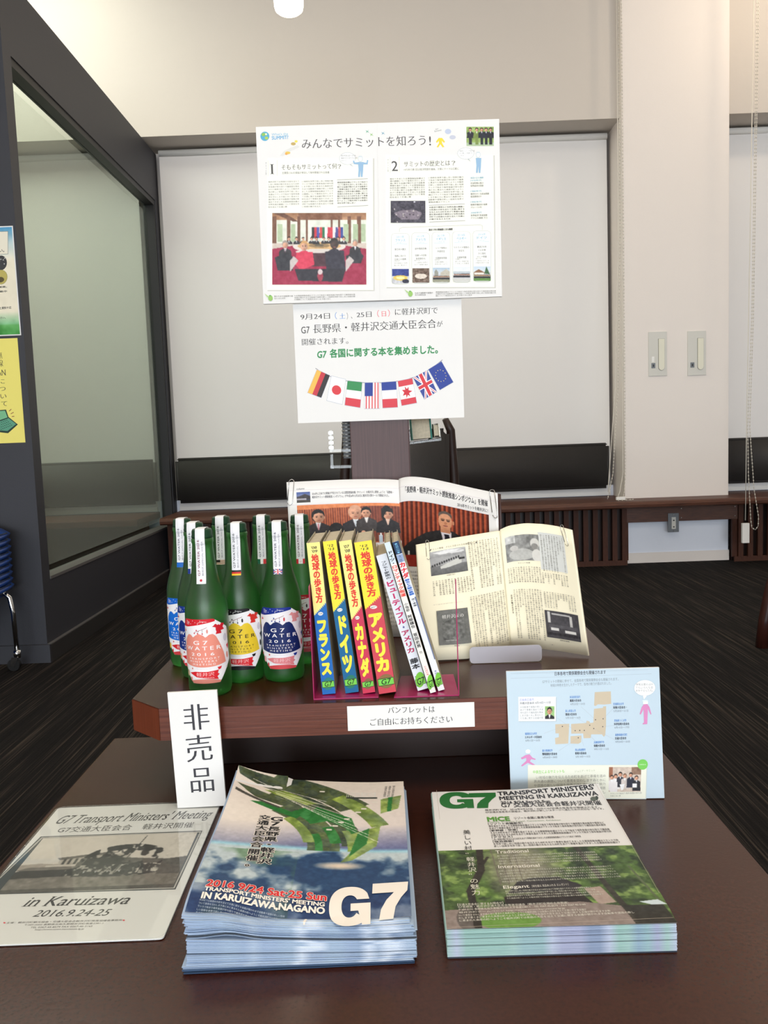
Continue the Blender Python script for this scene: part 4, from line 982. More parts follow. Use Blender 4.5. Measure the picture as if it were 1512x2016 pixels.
cap(674, 756, '岡山県倉敷市', '教育大臣会合', '5月14日〜15日'); cap(384, 762, '香川県高松市', '情報通信大臣会合', '4月29日〜30日'); cap(232, 614, '福岡県北九州市', 'エネルギー大臣会合', '5月1日〜2日')
S.rect((180, 312), (508, 520), (170, 184, 196)); S.rect((176, 306), (503, 516), (236, 238, 240)); S.T('広島県広島市', (188, 344), (312, 340), 20, (110, 120, 200)); S.T('外務大臣会合 4月10日〜11日', (190, 372), (456, 364), 19, (60, 66, 78), bold=.012)
for i in range(5): S.T(filler(11), (192, 404 + i * 24), (392, 400 + i * 24), 17, (120, 124, 130))
S.img(pic_portrait(), (408, 388), (490, 498))
S.poly([(1250, 296), (1290, 296), (1262, 332)], (250, 251, 252)); S.ell((1266, 236), 92, 68, (170, 186, 198)); S.ell((1266, 236), 90, 66, (251, 252, 252))
for i, l in enumerate(('伊勢志摩のほか', 'でもいろんな会', '合をやるんだね。')): S.T(l, (1190, 218 + i * 26), (1338, 216 + i * 26), 20, (90, 96, 104))
PK = (214, 136, 188)
S.ell((1276, 362), 22, 18, (244, 248, 250)); S.ell((1272, 346), 26, 8, (222, 234, 240)); S.poly([(1262, 374), (1292, 372), (1312, 400), (1330, 460), (1322, 462), (1298, 414), (1296, 544), (1256, 546), (1258, 536), (1268, 532), (1262, 414), (1238, 462), (1228, 458), (1244, 400)], PK)
S.ell((258, 780), 22, 18, (244, 248, 250)); S.poly([(238, 812), (272, 806), (298, 836), (326, 846), (322, 854), (286, 848), (274, 868), (334, 908), (326, 914), (256, 880), (206, 912), (196, 906), (244, 862), (242, 836), (204, 850), (194, 838)], PK)
S.rect((262, 906), (1306, 1204), (196, 206, 206)); S.rect((256, 900), (1300, 1198), (232, 233, 218)); S.T('中高生によるサミットも', (302, 976), (580, 968), 27, (130, 206, 70), bold=.012); S.T('ジュニア・サミット', (670, 966), (850, 958), 20, (160, 176, 140))
for i in range(5): S.T(filler(22), (310 + (20 if i == 0 else 0), 1024 + i * 36), (944, 1008 + i * 36), 25, (140, 140, 132))
S.img(pic_students(), (972, 918), (1254, 1138)); S.ell((1266, 896), 45, 46, (120, 204, 90), 28); S.T('中高生も', (1238, 902), (1296, 900), 10, (230, 245, 220)); S.T(filler(16), (988, 1162), (1264, 1154), 14, (120, 120, 116)); S.T(filler(6), (988, 1182), (1080, 1180), 13, (130, 130, 126))
S.build('map_print', t)

# ---- posters on the left partition end
t = paper_thing('green_sky_poster', .30, .452, .0006, M['paper'], 'poster with blue sky and green grass border at the left edge, upper one', 'poster', (-1.687, 3.5832, 1.4176), partname='paper')
S = Sheet(.30, .452, ((-447, 182), (106, 182), (170, 1046), (-383, 1046)))
c = Cv(60, 90, (240, 232, 208)); c.vgrad(0, .14, (70, 150, 196), (196, 218, 220)); c.vgrad(.14, .3, (196, 218, 220), (242, 234, 212)); c.noise(4, 14, 3, (c.Y < .25) * 1.); c.vgrad(.78, .9, (240, 232, 208), (120, 186, 130)); c.vgrad(.9, 1, (96, 170, 90), (60, 146, 60)); c.noise(14, 18, 5, (c.Y > .86) * 1.)
S.H = homog(((0, 0), (1, 0), (1, 1), (0, 1)), ((0, .452), (.30, .452), (.30, 0), (0, 0))); S.img(c, (.015, .01), (.985, .99)); S.H = homog(((-447, 182), (106, 182), (170, 1046), (-383, 1046)), ((0, .452), (.30, .452), (.30, 0), (0, 0)))
S.rect((-150, 222), (70, 402), (110, 120, 116)); S.rect((-150, 225), (67, 399), (238, 232, 212)); S.T('ださい。', (-60, 384), (40, 384), 26, (60, 60, 60), bold=.02)
S.ell((14, 468), 46, 58, (60, 60, 62)); S.ell((14, 580), 50, 58, (150, 150, 90)); S.ell((14, 580), 47, 55, (190, 176, 96)); S.ell((8, 600), 30, 22, (90, 80, 50))
for k in range(9): S.ell((RNG.uniform(-20, 50), RNG.uniform(430, 510)), 5, 5, (190, 190, 186), 8)
S.T('の収蔵展。', (-60, 666), (60, 664), 14, (40, 40, 40), bold=.02); S.T('の建築中', (-60, 702), (60, 700), 14, (40, 40, 40), bold=.02); S.T('土資料や近', (0, 834), (94, 832), 18, (40, 40, 40), bold=.02); S.T('ください。', (-30, 910), (48, 908), 15, (40, 60, 50), bold=.02)
S.build('poster_print', t)
t = paper_thing('wireless_notice', .30, .442, .0006, M['yellow'], 'yellow notice with vertical characters and a green laptop drawing, lower left edge', 'notice', (-1.704, 3.5832, .9647), partname='paper')
S = Sheet(.30, .442, ((-385, 1062), (168, 1062), (205, 1904), (-348, 1904)))
for i, ch in enumerate('無線LANについて'):
    pass
S.T('無', (0, 1220), (46, 1220), 50, (80, 78, 60), serif=True); S.T('線', (2, 1284), (50, 1284), 52, (80, 78, 60), serif=True); S.T('LAN', (-22, 1356), (70, 1356), 46, (80, 78, 60), serif=True)
for i, ch in enumerate('について'): S.T(ch, (10 + i * 5, 1424 + i * 60), (58 + i * 5, 1424 + i * 60), 42, (80, 78, 60), serif=True)
S.poly([(-90, 1640), (60, 1632), (80, 1700), (-80, 1750)], (30, 60, 50)); S.poly([(-86, 1648), (52, 1640), (70, 1696), (-76, 1742)], (120, 186, 140)); S.poly([(-80, 1750), (80, 1694), (150, 1756), (70, 1824), (-20, 1810)], (30, 60, 50)); S.poly([(-70, 1752), (78, 1702), (136, 1752), (66, 1806), (-14, 1796)], (90, 156, 128))
for i in range(4):
    for j in range(7): S.ell((-20 + j * 14 + i * 12, 1748 - j * 5 + i * 14), 4, 4, (30, 60, 50), 6)
for a, b in (((84, 1646), (102, 1630)), ((96, 1668), (120, 1656)), ((104, 1690), (124, 1688))): S.line([a, b], .003, (150, 90, 60))
S.build('notice_print', t)

# ================================================================== leaflets on the table
def pic_station():
    c = Cv(240, 130, (216, 208, 198)); c.noise(5, 8, 21)
    c.poly([(0, .52), (.12, .50), (.2, .52), (.34, .50), (.34, .62), (0, .62)], (170, 160, 150)); c.rect(0, .72, 1, 1.0, (128, 122, 114)); c.noise(30, 22, 3, (c.Y > .72) * 1.); c.rect(0, .94, 1, 1.01, (90, 86, 82))
    c.poly([(.16, .60), (.34, .58), (.36, .52), (.16, .54)], (200, 192, 182)); c.poly([(0, .64), (.06, .60), (.36, .60), (.36, .74), (0, .76)], (62, 60, 58)); c.poly([(0, .62), (.06, .57), (.37, .57), (.35, .62)], (120, 114, 108))
    c.poly([(.22, .40), (.50, .36), (.64, .38), (.66, .52), (.26, .54), (.22, .50)], (180, 172, 162)); c.poly([(.20, .41), (.48, .33), (.50, .37), (.22, .45)], (110, 106, 100))
    for i in range(7): c.rect(.245 + i * .035, .43, .262 + i * .035, .53, (80, 78, 76))
    c.poly([(.36, .52), (.80, .48), (.82, .74), (.36, .76)], (70, 68, 66)); c.poly([(.34, .50), (.60, .44), (.92, .50), (.92, .56), (.34, .58)], (96, 92, 88))
    for i in range(6): c.rect(.70 + i * .03, .56, .712 + i * .03, .72, (196, 188, 178))
    m = np.clip((vnoise(130, 240, 22, 5) - .40) * 12, 0, 1) * (((c.X - .62) / .26) ** 2 + ((c.Y - .46) / .27) ** 2 < 1); c.blend(m * .92, (42, 42, 42))
    m = np.clip((vnoise(130, 240, 30, 8) - .38) * 12, 0, 1) * (((c.X - .60) / .30) ** 2 + ((c.Y - .66) / .12) ** 2 < 1); c.blend(m * .9, (50, 50, 50))
    m = np.clip((vnoise(130, 240, 34, 18) - .56) * 14, 0, 1) * ((c.X > .3) & (c.X < .9) & (c.Y > .56) & (c.Y < .74)); c.blend(m * .8, (196, 190, 180))
    c.line(.60, .72, .68, .03, .006, (70, 70, 68)); c.poly([(.86, .50), (1, .46), (1, .76), (.86, .76)], (92, 88, 84)); c.noise(70, 16, 9, (c.X > .86) * 1.)
    for k in range(4): c.person(.42 + k * .07, .66, .02, 1.85, body=4, suit=(40, 40, 40), skin=(150, 145, 140))
    return c
cs = empty('display_case', (-.3432, .763, .4672), label='clear rigid case lying on the table with a black and white station print', cat='photo frame')
cs.rotation_euler = (-PI / 2, 0, .012)
FW, FH = .2185, .303
def rounded(x0, x1, z0, z1, r, n=6):
    o = []
    for cx, cz, a0 in ((x1 - r, z1 - r, 0), (x0 + r, z1 - r, 90), (x0 + r, z0 + r, 180), (x1 - r, z0 + r, 270)):
        for i in range(n + 1): a = math.radians(a0 + 90 * i / n); o.append((cx + r * math.cos(a), cz + r * math.sin(a)))
    return o
MB().prism_y(rounded(-FW / 2 + .001, FW / 2 - .001, .001, FH - .001, .004), -.0022, -.0008).build('insert_sheet', M['paper'], cs)
S = Sheet(FW, FH, ((400, 125), (1490, 70), (1090, 978), (-413, 1055)))
S.T("G7 Transport Ministers' Meeting", (368, 232), (1398, 180), 52, (74, 72, 72), serif=True, shear=.25)
S.T('G7交通大臣会合　軽井沢開催', (386, 290), (1290, 244), 34, (74, 72, 72), serif=False)
S.poly([(283, 316), (1357, 264), (1172, 652), (-120, 704)], (60, 66, 70)); S.poly([(289, 320), (1350, 269), (1166, 646), (-110, 698)], (190, 186, 180)); S.poly([(296, 326), (1338, 277), (1158, 640), (-95, 690)], (60, 66, 70))
a_, b_ = S.uv((296, 326)), S.uv((1158, 640)); S.H = homog(((0, 0), (1, 0), (1, 1), (0, 1)), ((a_[0], a_[1]), (b_[0], a_[1]), (b_[0], b_[1]), (a_[0], b_[1])))
S.img(pic_station(), (.004, .006), (.996, .994)); S.H = homog(((400, 125), (1490, 70), (1090, 978), (-413, 1055)), ((0, FH), (FW, FH), (FW, 0), (0, 0)))
S.T('in Karuizawa', (144, 778), (848, 752), 62, (62, 60, 60), serif=True, shear=.25, bold=.006); S.T('2016.9.24-25', (214, 844), (712, 830), 42, (70, 68, 68), serif=True, shear=.25, bold=.004)
S.T('主催：軽井沢町観光協会・交通大臣会合軽井沢町推進協議会事務局', (40, 892), (810, 864), 11, (110, 106, 104)); S.ell((30, 886), 8, 5, (230, 90, 100)); S.ell((824, 860), 8, 5, (230, 90, 100))
S.T('〒389-0000 長野県北佐久郡軽井沢町長倉2381-1', (160, 904), (684, 886), 10, (110, 106, 104)); S.T('TEL 0267-45-8579 FAX 0267-46-3165', (200, 920), (612, 906), 10, (110, 106, 104)); S.T('http://www.town.karuizawa.lg.jp', (230, 934), (556, 924), 10, (110, 106, 104))
S.build('insert_print', cs, fn=lambda u, v, d: np.column_stack([u - FW / 2, -.0022 - d, v]))
MB().prism_y(rounded(-FW / 2, FW / 2, 0, FH, .010), -.0040, -.0034).build('case_window', M['acrylic'], cs)
MB().tube([(x, -.002, z) for x, z in rounded(-FW / 2, FW / 2, 0, FH, .010)], .0016, 8, True).build('case_rim', M['acrylic'], cs)

def pic_cover():
    W_, H_ = 300, 420; c = Cv(W_, H_, (232, 222, 214))
    c.vgrad(.0, .40, (236, 226, 214), (228, 218, 214)); c.vgrad(.40, .60, (228, 218, 214), (88, 96, 146))
    gl = np.clip(1 - ((c.X - .12) ** 2 + ((c.Y - .38) * 1.2) ** 2) * 6, 0, 1) * .5; c.blend(gl, (246, 236, 222))
    hor = .585 + .035 * (c.X - .3) ** 2
    c.fill(c.Y > hor, (30, 66, 108)); n = vnoise(H_, W_, 5, 31, 5); d = (c.Y - hor) / (1 - hor)
    cl = np.clip((n - .54 + .30 * (1 - np.clip(d * 4, 0, 1))) * 7, 0, 1) * (c.Y > hor); c.blend(cl * .85, (216, 226, 226))
    n2 = vnoise(H_, W_, 4, 7, 4); c.blend(np.clip((n2 - .52) * 7, 0, 1) * (c.Y > hor + .03) * (c.X < .45) * .7, (84, 124, 84))
    c.blend(np.clip(1 - np.abs(c.Y - hor) / .02, 0, 1) * .9, (150, 206, 226))
    c.blend(np.clip(1 - (((c.X - .66) / .14) ** 2 + ((c.Y - .70) / .03) ** 2), 0, 1) * .9, (250, 226, 200))
    c.blend((c.Y > .86) * .5 * np.clip((c.Y - .80) * 8, 0, 1), (20, 40, 90))
    # sweeping ribbon of forest pictures: bands curving from the upper left down to the lower right
    fo = vnoise(H_, W_, 26, 14, 4); fo2 = vnoise(H_, W_, 9, 2, 4); cx, cy = .02, .86
    ax, ay = (c.X - cx), (c.Y - cy)
    def arc(r0, r1, t0, t1, ex, ey, mode, f=1.0):
        # quarter-ellipse band, parameter t 0..1 from upper left to lower right
        R = np.hypot((c.X + .12) / ex, (c.Y - 0.60) / ey); th = np.arctan2(-(c.Y - .60) / ey, (c.X + .12) / ex) / (PI / 2); tt = 1 - th
        m = (R > r0) & (R < r1) & (tt > t0) & (tt < t1) & (c.Y < .66)
        if mode == 'tree': col = np.stack([50 + 150 * fo * fo2 - 24 * (fo > .5), 62 + 160 * fo * fo2 - 24 * (fo > .5), 44 + 84 * fo * fo2], -1)
        elif mode == 'bright': col = np.stack([84 + 130 * fo * fo2 * 1.5, 108 + 130 * fo * fo2 * 1.5, 40 + 80 * fo], -1)
        elif mode == 'green': col = np.ones((H_, W_, 3)) * np.array((40, 118, 52)) + ((c.X * 7 + c.Y * 5) % 1 > .5)[..., None] * 18
        else: col = np.ones((H_, W_, 3)) * np.array((46, 52, 44)) + (fo * 60)[..., None]
        c.a[m] = col[m] * f
    arc(.93, 1.13, .22, .62, .98, .60, 'tree'); arc(.80, .92, .28, .95, .98, .60, 'tree'); arc(.62, .79, .42, 1.0, .98, .60, 'tree', 1.05)
    arc(1.00, 1.10, .50, .80, .98, .60, 'bright'); arc(.86, .90, .62, .98, .98, .60, 'green'); arc(.70, .80, .50, .68, .98, .60, 'green'); arc(.74, .80, .74, .92, .98, .60, 'green')
    arc(.60, .66, .55, .9, .98, .60, 'bright'); arc(.90, .905, .3, 1, .98, .60, 'dark'); arc(.83, .87, .80, 1.0, .98, .60, 'bright'); arc(.66, .70, .8, 1.0, .98, .60, 'green')
    # ribbon tongues at the left
    def tong(pts, mode):
        mm = Cv(W_, H_, (0, 0, 0)); mm.poly(pts, (1, 1, 1)); m = mm.a[..., 0] > .5
        col = {'tree': np.stack([50 + 150 * fo * fo2 - 20 * (fo > .5), 60 + 160 * fo * fo2 - 20 * (fo > .5), 44 + 90 * fo * fo2], -1), 'bright': np.stack([90 + 140 * fo * fo2 * 1.5, 112 + 140 * fo * fo2 * 1.5, 44 + 90 * fo], -1), 'green': np.ones((H_, W_, 3)) * np.array((40, 118, 52)), 'dark': np.ones((H_, W_, 3)) * np.array((54, 52, 46)) + (fo * 50)[..., None]}[mode]
        c.a[m] = col[m]
    tong([(.0, .0), (.20, .02), (.55, .11), (.52, .18), (.24, .13), (.02, .05)], 'tree')
    tong([(.02, .11), (.12, .13), (.42, .24), (.40, .29), (.14, .20)], 'tree'); tong([(.18, .13), (.30, .12), (.50, .22), (.44, .24)], 'bright')
    tong([(.12, .24), (.20, .235), (.42, .33), (.40, .36)], 'green'); tong([(.02, .15), (.30, .27), (.29, .28), (.02, .17)], 'dark')
    tong([(.50, .25), (.70, .34), (.74, .46), (.60, .38), (.46, .33)], 'green'); tong([(.68, .48), (.86, .40), (.84, .56), (.72, .66), (.66, .68), (.74, .56)], 'bright'); tong([(.74, .46), (.80, .42), (.79, .54), (.70, .64)], 'green')
    tong([(.86, .17), (.98, .14), (.96, .26), (.86, .30)], 'bright'); tong([(.905, .155), (.93, .15), (.92, .28), (.895, .285)], 'green')
    for k in range(7): c.line(.10 + k * .05, .06 + k * .03, .55 + k * .05, .20 + k * .055, .003, (236, 230, 220))
    for k in range(12): c.rect(.50 + (k * 37 % 40) / 100, .10 + (k * 53 % 50) / 100, .53 + (k * 37 % 40) / 100, .112 + (k * 53 % 50) / 100, (232, 226, 216))
    for i in range(16): c.rect(.66 + i * .011, .105, .664 + i * .011, .15, (226, 226, 220))
    c.rect(.66, .15, .84, .165, (60, 66, 60)); return c
def pic_grounds():
    W_, H_ = 300, 230; c = Cv(W_, H_, (70, 92, 56)); a = vnoise(H_, W_, 16, 41, 5); b = vnoise(H_, W_, 6, 5, 3)
    c.a = np.stack([52 + 90 * a * b * 1.4, 70 + 120 * a * b * 1.4, 40 + 60 * a * b], -1); c.a *= .82; c.blend(np.clip((a - .62) * 9, 0, 1) * .6, (158, 184, 104)); c.blend(np.clip((.46 - a) * 9, 0, 1) * .6, (34, 44, 32))
    m = np.clip(1 - (((c.X - .40) / .22) ** 2 + ((c.Y - .28) / .5) ** 2), 0, 1) * .9; c.blend(m, (158, 150, 136)); c.noise(60, 16, 4)
    for x in (.27, .31, .35, .38): c.line(x, 0, x + .01, .5, .006, (110, 104, 92))
    c.poly([(.30, .62), (.36, .47), (.44, .42), (.56, .42), (.66, .54), (.62, .60)], (52, 48, 50)); c.poly([(.28, .66), (.62, .58), (.68, .78), (.40, .80), (.28, .74)], (40, 30, 28)); c.poly([(.66, .58), (.74, .56), (.78, .76), (.70, .78)], (170, 150, 140))
    c.poly([(0, .80), (.62, .74), (.95, .86), (1, 1), (0, 1)], (140, 126, 120)); c.noise(40, 10, 17, (c.Y > .78) * 1.); c.ell(.28, .93, .14, .09, (104, 146, 62)); c.ell(.10, .9, .05, .12, (96, 88, 84))
    c.line(.215, -.05, .20, .30, .035, (44, 38, 32)); c.line(.20, .30, .13, .58, .04, (44, 38, 32)); c.line(.13, .58, .14, 1.02, .035, (44, 38, 32)); c.line(.215, .22, .245, .12, .016, (44, 38, 32))
    c.line(.70, -.05, .78, .62, .028, (56, 52, 44)); c.line(.78, .62, .84, 1.02, .03, (56, 52, 44)); c.line(.92, .3, .98, .8, .012, (90, 100, 70))
    c.poly([(.80, .80), (.98, .80), (1, 1), (.84, 1)], (46, 44, 38)); c.poly([(.88, .76), (.97, .74), (1, .80), (.93, .80)], (206, 220, 226)); return c

def stack(name, loc, yaw, w_, h_, th, n, jx, warp, label, cols, slide=0.0, twist=0.0):
    """the leaflets below the top one: thin sheets, each shifted and sagging a little"""
    m = MB(); V = []; F = []; Cc = []; k = 0; nx, ny = 24, 16
    xs = np.linspace(-w_ / 2, w_ / 2, nx + 1); ys = np.linspace(0, h_, ny + 1); off = 0; ox = oy = 0
    for i in range(n):
        z = th * i / n; t_ = th / n * .86
        if RNG.random() < .10: ox = RNG.uniform(-jx, jx); oy = RNG.uniform(-jx, jx)
        dx, dy = ox + RNG.normal(0, jx * .12), oy * .6 + RNG.normal(0, jx * .12) + slide * i / n; rot = RNG.normal(0, jx * .5) + twist * i / n
        for kz, zz in enumerate((z, z + t_)):
            for y in ys:
                for x in xs: V.append((x + dx - y * rot, y + dy + x * rot, zz + warp(x / w_ + .5, y / h_, zz / th)))
        g = (nx + 1) * (ny + 1); id_ = lambda a, q, c_: off + a * g + q * (nx + 1) + c_
        for q in range(nx): F.append((id_(0, 0, q), id_(0, 0, q + 1), id_(1, 0, q + 1), id_(1, 0, q))); F.append((id_(0, ny, q + 1), id_(0, ny, q), id_(1, ny, q), id_(1, ny, q + 1)))
        for q in range(ny): F.append((id_(0, q + 1, 0), id_(0, q, 0), id_(1, q, 0), id_(1, q + 1, 0))); F.append((id_(0, q, nx), id_(0, q + 1, nx), id_(1, q + 1, nx), id_(1, q, nx)))
        for r_ in range(ny):
            for q in range(nx): F.append((id_(1, r_, q), id_(1, r_, q + 1), id_(1, r_ + 1, q + 1), id_(1, r_ + 1, q)))
        band = np.array([cols((x / w_ + .5), i) for x in xs]); sh_ = RNG.normal(0, 5)
        Cc.append(np.tile(band + sh_, (2 * (ny + 1), 1))); off += 2 * g
    me = bpy.data.meshes.new('leaflet_stack'); me.from_pydata(V, [], F)
    ca = me.color_attributes.new('ink', 'FLOAT_COLOR', 'POINT'); q = lin(np.clip(np.concatenate(Cc), 0, 255))
    ca.data.foreach_set('color', np.column_stack([q, np.ones(len(q))]).astype(np.float32).ravel()); me.materials.append(M['ink'])
    o = bpy.data.objects.new(name, me); C.objects.link(o); o.location = loc; o.rotation_euler = (0, 0, yaw)
    return tag(o, label, 'leaflets', kind='stuff')
def stripes(seed, base, pal):
    r = np.random.default_rng(seed); ed = np.sort(r.random(26)); pi = r.integers(0, len(pal), 27)
    return lambda x, i: np.array(pal[pi[int(np.searchsorted(ed, x))]], float) + (-38 if (i % 17 == 3) else 0)
def sheet_on_stack(name, loc, yaw, w_, h_, hz, label, art):
    t = empty(name, loc, (0, 0, yaw), label, 'leaflet')
    P = [[(x, y, hz((x / w_) + .5, y / h_)) for y in np.linspace(0, h_, 19)] for x in np.linspace(-w_ / 2, w_ / 2, 19)]
    o = MB().grid(P).build('paper', M['paper'], t, fix=False)
    art.build('leaflet_print', t, fn=lambda u, v, d: np.column_stack([u - w_ / 2, v, np.array(hz(u / w_, v / h_)) + d + .0002]),mat_='ink')
    return t
# left pile
def liftL(a, b): return .0165 * np.clip(1 - a * 1.15, 0, 1) ** 1.6
def hzL(a, b): return .0368 + liftL(a, b) + .0029 * np.exp(-((np.asarray(a) - .18) / .10) ** 2) * np.maximum(0, 1 - np.asarray(b) * 3) + .009 * np.clip((.30 - a) / .30, 0, 1) ** 2 * np.clip((b - .55) / .45, 0, 1) ** 1.5 + .004 * np.clip((b - .9) / .1, 0, 1) * (a < .3) - .006 * np.clip((.16 - b) / .16, 0, 1) ** 2 * np.clip(1.25 - a, 0, 1)
S = Sheet(.210, .297, ((368, 85), (1370, 120), (1452, 905), (66, 868)))
S.H = homog(((355, 82), (1368, 122), (1450, 905), (66, 866)), ((0, .297), (.21, .297), (.21, 0), (0, 0)))
_H = S.H.copy(); S.H = homog(((0, 0), (1, 0), (1, 1), (0, 1)), ((0, .297), (.21, .297), (.21, 0), (0, 0))); S.img(pic_cover(), (.0, .0), (1, 1)); S.H = _H
WH = (246, 238, 228)
S.TV('G7長野県・軽井沢', (606, 318), (534, 602), 84, (30, 30, 34), bold=.035, outline=WH); S.TV('交通大臣会合', (532, 312), (482, 506), 74, (30, 30, 34), bold=.035, outline=WH); S.TV('開催。', (478, 512), (452, 628), 76, (30, 30, 34), bold=.035, outline=WH)
S.T('2016 9/24 Sat·25 Sun', (188, 744), (932, 804), 36, (214, 44, 50), bold=.035, outline=WH)
S.T("TRANSPORT MINISTERS' MEETING", (180, 768), (922, 832), 19, WH, bold=.035); S.T('IN KARUIZAWA,NAGANO', (162, 806), (924, 868), 30, WH, bold=.045)
for i in range(5): S.T(filler(40 - i * 3), (154 - i * 5, 818 + i * 14), (680 - i * 30, 882 + i * 12), 9, (180, 196, 214))
S.logo([(950, 732), (1196, 728), (1204, 936), (948, 940)], [(1208, 716), (1422, 716), (1410, 912), (1206, 916)], WH)
S.T('f', (792, 922), (814, 922), 30, WH, bold=.05)
for i, l in enumerate(('国土交通省の推進', '長野県と軽井沢町', '協議会の事務局')): S.TV(l, (1312 - i * 24, 146), (1304 - i * 24, 210), 17, (90, 90, 92))
lf = sheet_on_stack('blue_globe_leaflet', (-.0985, .7335, .4672), .006, .210, .297, hzL, 'leaflet with globe, green forest ribbon and big white G7, topmost of left pile', S)
def warpL(a, b, z): return liftL(a, b) * z + (.0040 * math.exp(-((a - .18) / .10) ** 2) * max(0, 1 - b * 3) if z > .55 else 0) * (1.6 - z) + .0090 * np.clip((.30 - a) / .30, 0, 1) ** 2 * np.clip((b - .55) / .45, 0, 1) ** 1.5 * z ** 3 + .003 * math.sin(a * 5) * z * (1 - z) * (1 - b) - (.006 * np.clip((.16 - b) / .16, 0, 1) ** 2 * np.clip(1.25 - a, 0, 1)) * z ** 3
palL = [(150, 178, 210), (140, 166, 206), (128, 156, 196), (160, 188, 216), (186, 206, 230), (148, 172, 208)]  # printed edge streaks, with the cool daylight on them put into the colour
sL = stripes(3, None, palL)
def colL(x, i):
    c_ = sL(x, 0).copy() * .35 + np.array((170, 187, 208)) * .65
    for x0, x1, sh_ in ((.47, .52, .006), (.54, .56, .004), (.76, .80, .01), (.84, .90, .008)):
        if x0 + (i % 30) * .0012 < x < x1 + (i % 30) * .0012: c_ = np.array((210, 222, 238.))
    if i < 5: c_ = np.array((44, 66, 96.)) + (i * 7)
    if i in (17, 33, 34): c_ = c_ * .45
    return c_
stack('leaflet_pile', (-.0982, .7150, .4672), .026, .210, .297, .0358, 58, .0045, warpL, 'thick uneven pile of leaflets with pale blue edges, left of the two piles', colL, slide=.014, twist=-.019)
# right pile
def hzR(a, b): return .0295 + .0045 * np.clip((b - .85) / .15, 0, 1) ** 2 * np.clip((a - .5) * 2, 0, 1) - .0012 * np.clip((.06 - b) / .06, 0, 1)
S = Sheet(.210, .297, ((30, 62), (980, 42), (1432, 812), (104, 808)))
_H = S.H.copy(); S.H = homog(((0, 0), (1, 0), (1, 1), (0, 1)), ((0, .297), (.21, .297), (.21, 0), (0, 0)))
vh = 1 - S.uv((0, 0))[1]
S.H = _H; ph = S.uv((640, 388))[1]; S.H = homog(((0, 0), (1, 0), (1, 1), (0, 1)), ((0, ph), (.21, ph), (.21, 0), (0, 0))); S.img(pic_grounds(), (0, 0), (1, 1)); S.H = _H
S.line([(58, 66), (132, 800), (1412, 786), (965, 46)], .0003, (190, 176, 160))
S.logo([(72, 78), (258, 76), (268, 166), (76, 168)], [(238, 84), (390, 82), (398, 165), (246, 166)], (42, 116, 56))
DK = (42, 40, 44)
S.T("TRANSPORT MINISTERS'", (404, 98), (968, 78), 20, DK, bold=.03); S.T('MEETING IN KARUIZAWA', (414, 124), (986, 106), 20, DK, bold=.03); S.T('2016 9/24 Sat·25 Sun', (420, 143), (704, 138), 12, DK, bold=.03)
S.T('G7 交通大臣会合軽井沢開催', (424, 164), (1006, 156), 24, DK, bold=.012)
S.T('軽井沢町では、2016年9月24日・25日にG7交通大臣会合が開催されます。', (330, 182), (990, 172), 9, (90, 84, 80), bold=.01); S.T('G7交通大臣会合の開催は、軽井沢町が新しいステージへ進むための大切な一歩です。', (332, 194), (1016, 182), 9, (90, 84, 80), bold=.01)
S.T('MICE', (342, 238), (472, 236), 22, (96, 158, 66), bold=.045); S.T('リゾート会議に最適な環境', (496, 230), (724, 226), 12, (90, 84, 80), bold=.015); S.T('Meeting, Incentive Travel, Convention, Exhibition', (344, 246), (762, 240), 6, (110, 140, 90))
yy = 258
for i, l in enumerate(('［リゾート会議都市］', 1, 1, '［新幹線・空港］', 1, 1, '［アクセス］', 1, '［宿泊施設］', 1, 1)):
    x0 = 346 + i * 3.2; 
    if l == 1: xe = x0 + (660 + i * 7) * (1 if i != 7 else .72); S.T(filler(48), (x0, yy + i * 12.2), (xe, yy - 10 + i * 12.2), 9.5, (90, 84, 80), bold=.012)
    else: S.T(l, (x0, yy + i * 12.2), (x0 + 28 * len(l) * .7, yy - 3 + i * 12.2), 9.5, (70, 66, 64), bold=.02)
S.TV('美しい村', (222, 282), (232, 398), 44, (70, 66, 64)); S.TV('“軽井沢”の魅力', (236, 402), (272, 640), 48, (226, 224, 210))
for l, x, y, e in (('Traditional', 386, 416, 574), ('International', 400, 496, 636), ('Elegant', 426, 608, 574)):
    S.T(l, (x, y), (e, y - 4), 17, (236, 232, 222), bold=.012)
S.T('［時を超え 気品あふれる エレガント］', (590, 604), (800, 598), 12, (220, 216, 206))
for i in range(4): S.T(filler(50), (394 + i * 4, 434 + i * 14), (960 + i * 12, 422 + i * 14), 8.5, (206, 206, 192))
for i in range(5): S.T(filler(50), (404 + i * 4, 516 + i * 14.5), (1050 + i * 14, 502 + i * 14.5), 8.5, (206, 206, 192))
for i in range(4): S.T(filler(44), (436 + i * 3, 626 + i * 13), (930 + i * 24, 616 + i * 13), 8.5, (206, 206, 192))
S.T('【交通大臣会合に関するお問合せ】', (166, 694), (424, 690), 12, (226, 222, 210)); S.T('G7長野県・軽井沢交通大臣会合推進協議会（軽井沢町役場総合政策課）', (170, 706), (796, 698), 11, (226, 222, 210)); S.T('〒389-0192 長野県北佐久郡軽井沢町大字長倉2381-1　TEL 0267-45-8579　FAX 0267-46-3165', (172, 720), (896, 710), 11, (226, 222, 210)); S.T('軽井沢町ホームページ http://www.town.karuizawa.lg.jp', (174, 734), (776, 726), 9, (226, 222, 210))
for i in range(3): S.T(filler(52), (168 + i * 4, 750 + i * 13), (900 + i * 140, 738 + i * 11), 10, (222, 218, 206))
S.ell((955, 124), 18, 11, (96, 104, 92)); S.ell((974, 120), 10, 10, (60, 70, 60))
lf = sheet_on_stack('forest_leaflet', (.1432, .7225, .4672), -.006, .210, .290, hzR, 'leaflet with green G7 heading above a forest photo, topmost of right pile', S)
